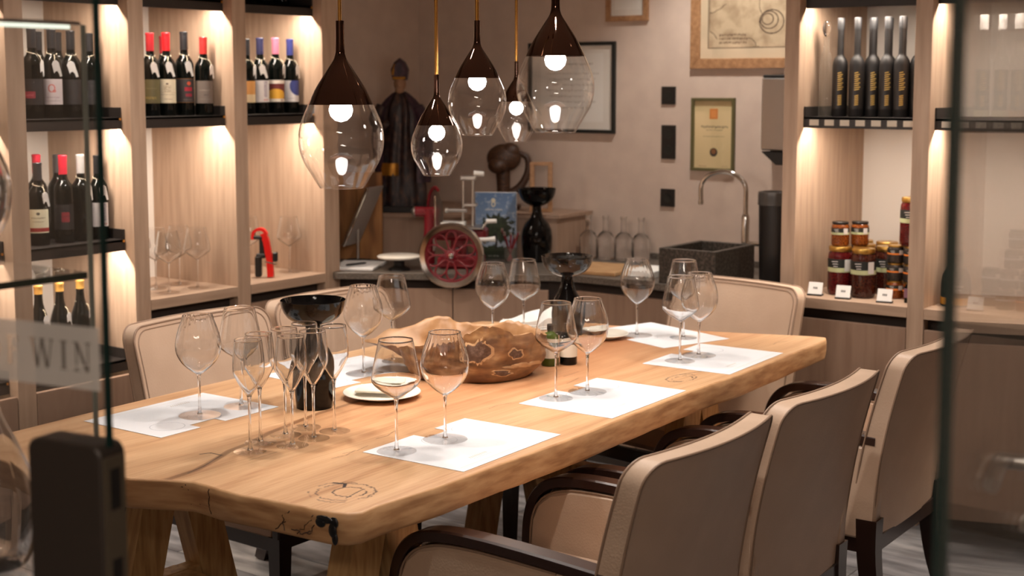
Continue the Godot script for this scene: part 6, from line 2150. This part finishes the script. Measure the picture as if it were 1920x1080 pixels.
func jar_goods() -> void:
	var y := LEDGE + 0.0005
	var gb := "large gold lidded preserve jars"
	jar(Vector3(-2.135, y, -5.075), 0.0475, 0.19, M.preserve_red, M.gold_lid, M.label_black, M.label_pale, "large jar of dark red preserve under the two small nut jars", gb)
	jar(Vector3(-2.032, y, -5.055), 0.0475, 0.19, M.preserve_brown, M.gold_lid, M.label_black, M.label_pale, "large jar of brown preserve in front, between two price cards", gb)
	jar(Vector3(-2.088, y, -5.20), 0.0475, 0.19, M.preserve_red, M.gold_lid, M.label_black, M.label_pale, "large preserve jar in the second row, behind the gap of the front two", gb)
	jar(Vector3(-1.985, y, -5.18), 0.0475, 0.19, M.preserve_brown, M.gold_lid, M.label_black, M.label_pale, "large preserve jar in the second row, with a grey sticker, beside the small orange jars", gb)
	jar(Vector3(-2.15, y, -5.33), 0.0475, 0.19, M.preserve_brown, M.gold_lid, M.label_black, M.label_pale, "large preserve jar in the third row by the oak side", gb, false)
	jar(Vector3(-2.045, y, -5.33), 0.0475, 0.19, M.preserve_brown, M.gold_lid, M.label_black, M.label_pale, "large preserve jar in the third row, before the white back", gb, false)
	jar(Vector3(-1.945, y, -5.32), 0.0475, 0.19, M.preserve_brown, M.gold_lid, M.label_black, M.label_pale, "large preserve jar in the third row, behind the small orange stack", gb, false)
	var gs := "small jars stacked on the large ones"
	jar(Vector3(-2.14, y + 0.1906, -5.08), 0.0345, 0.094, M.preserve_nut, M.black_lid, M.label_black, M.label_pale, "small black lidded nut jar on top of the large red jar", gs)
	jar(Vector3(-2.082, y + 0.1906, -5.135), 0.0345, 0.094, M.preserve_nut, M.black_lid, M.label_black, M.label_pale, "small black lidded nut jar behind the other, on the second row jars", gs)
	var go := "small orange labelled jars"
	var sx := [-1.925, -1.855]
	for col in 2:
		for lv in 3:
			jar(Vector3(sx[col] + 0.0 * lv, y + lv * 0.0685, -5.11 + col * 0.012), 0.0325, 0.068, M.preserve_dusk if lv else M.preserve_nut, M.gold_lid, M.label_black, M.label_orange, "small orange labelled jar, %s of the %s" % [["bottom", "middle", "top"][lv], ["stack between the large jars and the post", "stack against the post"][col]], go, col == 0)
	jar(Vector3(-1.868, y + 0.2058, -5.115), 0.044, 0.185, M.preserve_red, M.gold_lid, M.label_black, M.label_pale, "tall jar of red preserve standing highest, on top of the small orange jars", gb)
	var vb := thing("violet_bottle", "tiny violet labelled bottle at the foot of the post", "bottle", Vector3(-1.838, y, -5.02))
	part("body", lathe_mesh([Vector2(0, 0), Vector2(0.015, 0), Vector2(0.016, 0.003), Vector2(0.016, 0.06), Vector2(0.007, 0.072), Vector2(0.007, 0.085), Vector2(0, 0.085)], 20), M.bottle_dark, vb)
	part("label", lathe_mesh([Vector2(0.0161, 0.02), Vector2(0.0165, 0.02), Vector2(0.0165, 0.055), Vector2(0.0161, 0.055)], 20), M.label_violet, vb)
	card(Vector3(-2.198, y, -4.985), "white price card in front of the large red jar")
	card(Vector3(-2.075, y, -4.965), "white price card in front of the large brown jar")
	card(Vector3(-1.912, y, -4.97), "white price card in front of the small orange jars")
	# second bay, seen through the glass door
	var ob := thing("oil_bottle", "squat black bottle with a yellow foot label beside the post", "bottle", Vector3(-1.672, y, -5.06))
	part("body", lathe_mesh([Vector2(0, 0), Vector2(0.05, 0), Vector2(0.054, 0.005), Vector2(0.054, 0.085), Vector2(0.05, 0.115), Vector2(0.035, 0.14), Vector2(0.023, 0.15), Vector2(0.021, 0.16), Vector2(0, 0.16)], 32), M.bottle_dark, ob)
	part("cap", rod_mesh(0.023, 0.055), M.black_plastic, ob, Vector3(0, 0.15, 0))
	part("label_band", lathe_mesh([Vector2(0.0541, 0.008), Vector2(0.0546, 0.008), Vector2(0.0546, 0.034), Vector2(0.0541, 0.034)], 32), M.label_yellow, ob)
	var wr := Build.new()
	for k in 2: wr.box(Vector3(0, 0.078 - 0.014 * k, 0.0535), Vector3(0.04 - 0.012 * k, 0.004, 0.002), 0.0)
	part("lettering", wr.done(), M.label_white, ob, Vector3.ZERO, Vector3(0, 0.4, 0))
	card(Vector3(-1.573, y, -4.975), "white price card seen through the glass door")
	var gd := "small jars stacked behind the glass door"
	var names := ["bottom", "second", "third", "top"]
	var cols := [[-1.57, 3, "column by the oak side"], [-1.498, 4, "second column"], [-1.426, 4, "third column"], [-1.354, 4, "column at the far post"]]
	for cdef in cols:
		for lv in cdef[1]:
			if cdef[0] < -1.56 and lv == 0: continue
			jar(Vector3(cdef[0], y + (lv if cdef[0] > -1.56 else lv - 1) * 0.0705, -5.08 - 0.045 * lv if cdef[0] > -1.56 else -5.14), 0.034, 0.07, M.preserve_dusk if not (lv == 0 and cdef[0] > -1.45 and cdef[0] < -1.4) else M.preserve_nut, M.black_lid, M.label_black, M.label_blue_grey if not (lv == 0 and cdef[0] > -1.45 and cdef[0] < -1.4) else M.label_orange, "small stacked jar through the glass door, %s jar of the %s" % [names[lv], cdef[2]], gd, lv != 0)
	# dark spirit bottles, matt black, gold writing up the body
	var ym := 1.5145
	var gk := "matt black spirit bottles"
	var gim := blank(48, 128, c(34, 30, 28))
	for k in 9: stroke(gim, [Vector2(16, 8 + k * 7), Vector2(28 + (k * 5) % 9, 5 + k * 7)], 1.4, c(226, 186, 96))
	for k in 6: stroke(gim, [Vector2(18, 84 + k * 6), Vector2(30, 82 + k * 6)], 1.6, c(220, 178, 90))
	var gm := tex_mat("gold_script", gim, 0.45)
	var lb := Build.new()
	lb.smooth(1)
	for k in 12:
		var a0 := lerpf(-0.9, 0.9, k / 12.0)
		var a1 := lerpf(-0.9, 0.9, (k + 1) / 12.0)
		var p0 := Vector3(sin(a0), 0, cos(a0)) * 0.0292
		var p1 := Vector3(sin(a1), 0, cos(a1)) * 0.0292
		lb.quad(p0 + Vector3(0, 0.03, 0), p0 + Vector3(0, 0.175, 0), p1 + Vector3(0, 0.175, 0), p1 + Vector3(0, 0.03, 0), Vector2(k / 12.0, 1), Vector2(k / 12.0, 0), Vector2((k + 1) / 12.0, 0), Vector2((k + 1) / 12.0, 1))
	var pm := lb.done()
	var body := lathe_mesh([Vector2(0, 0), Vector2(0.027, 0), Vector2(0.029, 0.003), Vector2(0.029, 0.195), Vector2(0.027, 0.21), Vector2(0.02, 0.224), Vector2(0.0135, 0.232), Vector2(0.0125, 0.24), Vector2(0.0125, 0.345), Vector2(0, 0.345)], 28)
	var capm := lathe_mesh([Vector2(0.0126, 0.33), Vector2(0.0136, 0.33), Vector2(0.0140, 0.374), Vector2(0.0125, 0.376), Vector2(0, 0.376)], 24)
	var first: Node3D = null
	var zs := [[-2.145, -5.05], [-2.075, -5.045], [-2.022, -5.073], [-1.958, -5.05], [-1.900, -5.045], [-1.845, -5.066], [-2.11, -5.13], [-2.048, -5.125], [-1.985, -5.135], [-1.925, -5.12], [-1.87, -5.14]]
	var wl := ["first in front, beside the crystal bottle", "second in the front row", "third in the front row", "fourth in the front row", "fifth in the front row", "last in front, cut by the post", "first behind, beside the crystal bottle", "second of the rear row", "third behind, with an orange mark", "fourth of the rear row", "last behind, near the post"]
	for k in zs.size():
		var t := thing("spirit_bottle", "matt black slim spirit bottle with gold script, " + wl[k], "bottle", Vector3(zs[k][0], ym, zs[k][1]), 0.4, gk)
		part("body", body, M.bottle_matt, t)
		part("cap", capm, M.bottle_cap_dark, t)
		part("label", pm, gm, t)
		if k == 8: part("seal", box_mesh(Vector3(0.012, 0.024, 0.002), 0.0005, Vector3(0, 0.29, 0.0128)), M.label_orange, t)
	# ribbed crystal bottle with a glass stopper
	var cr := thing("crystal_bottle", "slim ribbed crystal bottle with a glass stopper, at the oak side of the black bottles", "bottle", Vector3(-2.203, ym, -5.05))
	var cbm := Build.new()
	cbm.lathe([Vector2(0, 0), Vector2(0.024, 0), Vector2(0.026, 0.004), Vector2(0.024, 0.12), Vector2(0.0225, 0.2), Vector2(0.018, 0.235), Vector2(0.0105, 0.25), Vector2(0.0095, 0.30), Vector2(0.0125, 0.306), Vector2(0.0, 0.307)], 72, 12, 0.0014, 0.002, 0.02)
	part("body", cbm.done(), M.jug_glass, cr)
	part("stopper", lathe_mesh([Vector2(0, 0.307), Vector2(0.008, 0.307), Vector2(0.014, 0.32), Vector2(0.017, 0.34), Vector2(0.014, 0.357), Vector2(0.008, 0.366), Vector2(0, 0.367)], 20), M.stem_glass, cr)
	# clear spirit bottles behind the glass door
	var gc := "clear spirit bottles behind the glass door"
	var clear := lathe_mesh([Vector2(0, 0), Vector2(0.027, 0), Vector2(0.029, 0.004), Vector2(0.029, 0.19), Vector2(0.024, 0.215), Vector2(0.0135, 0.235), Vector2(0.0125, 0.25), Vector2(0.0125, 0.335), Vector2(0, 0.335)], 28)
	var fills := ["spirit_pale", "spirit_pale", "spirit_amber", "spirit_orange", "spirit_amber"]
	var told := ["of pale spirit, first behind the glass door", "of pale spirit, second behind the glass door", "of amber spirit, third behind the glass door", "of orange spirit, fourth behind the glass door", "of amber spirit, last by the far post"]
	for k in 5:
		var t2 := thing("clear_spirit_bottle", "slim clear bottle " + told[k], "bottle", Vector3(-1.60 + k * 0.062, ym, -5.05 - 0.01 * (k % 2)), 0.35, gc)
		part("body", clear, M.jug_glass, t2)
		part("cap", lathe_mesh([Vector2(0.0126, 0.318), Vector2(0.0155, 0.318), Vector2(0.0155, 0.372), Vector2(0, 0.373)], 20), M.cork_cap, t2)
		part("spirit", lathe_mesh([Vector2(0, 0.006), Vector2(0.0265, 0.006), Vector2(0.0265, 0.03 if k < 2 else 0.05), Vector2(0, 0.03 if k < 2 else 0.05)], 24), M[fills[k]], t2)
		part("label", pm, gm, t2)
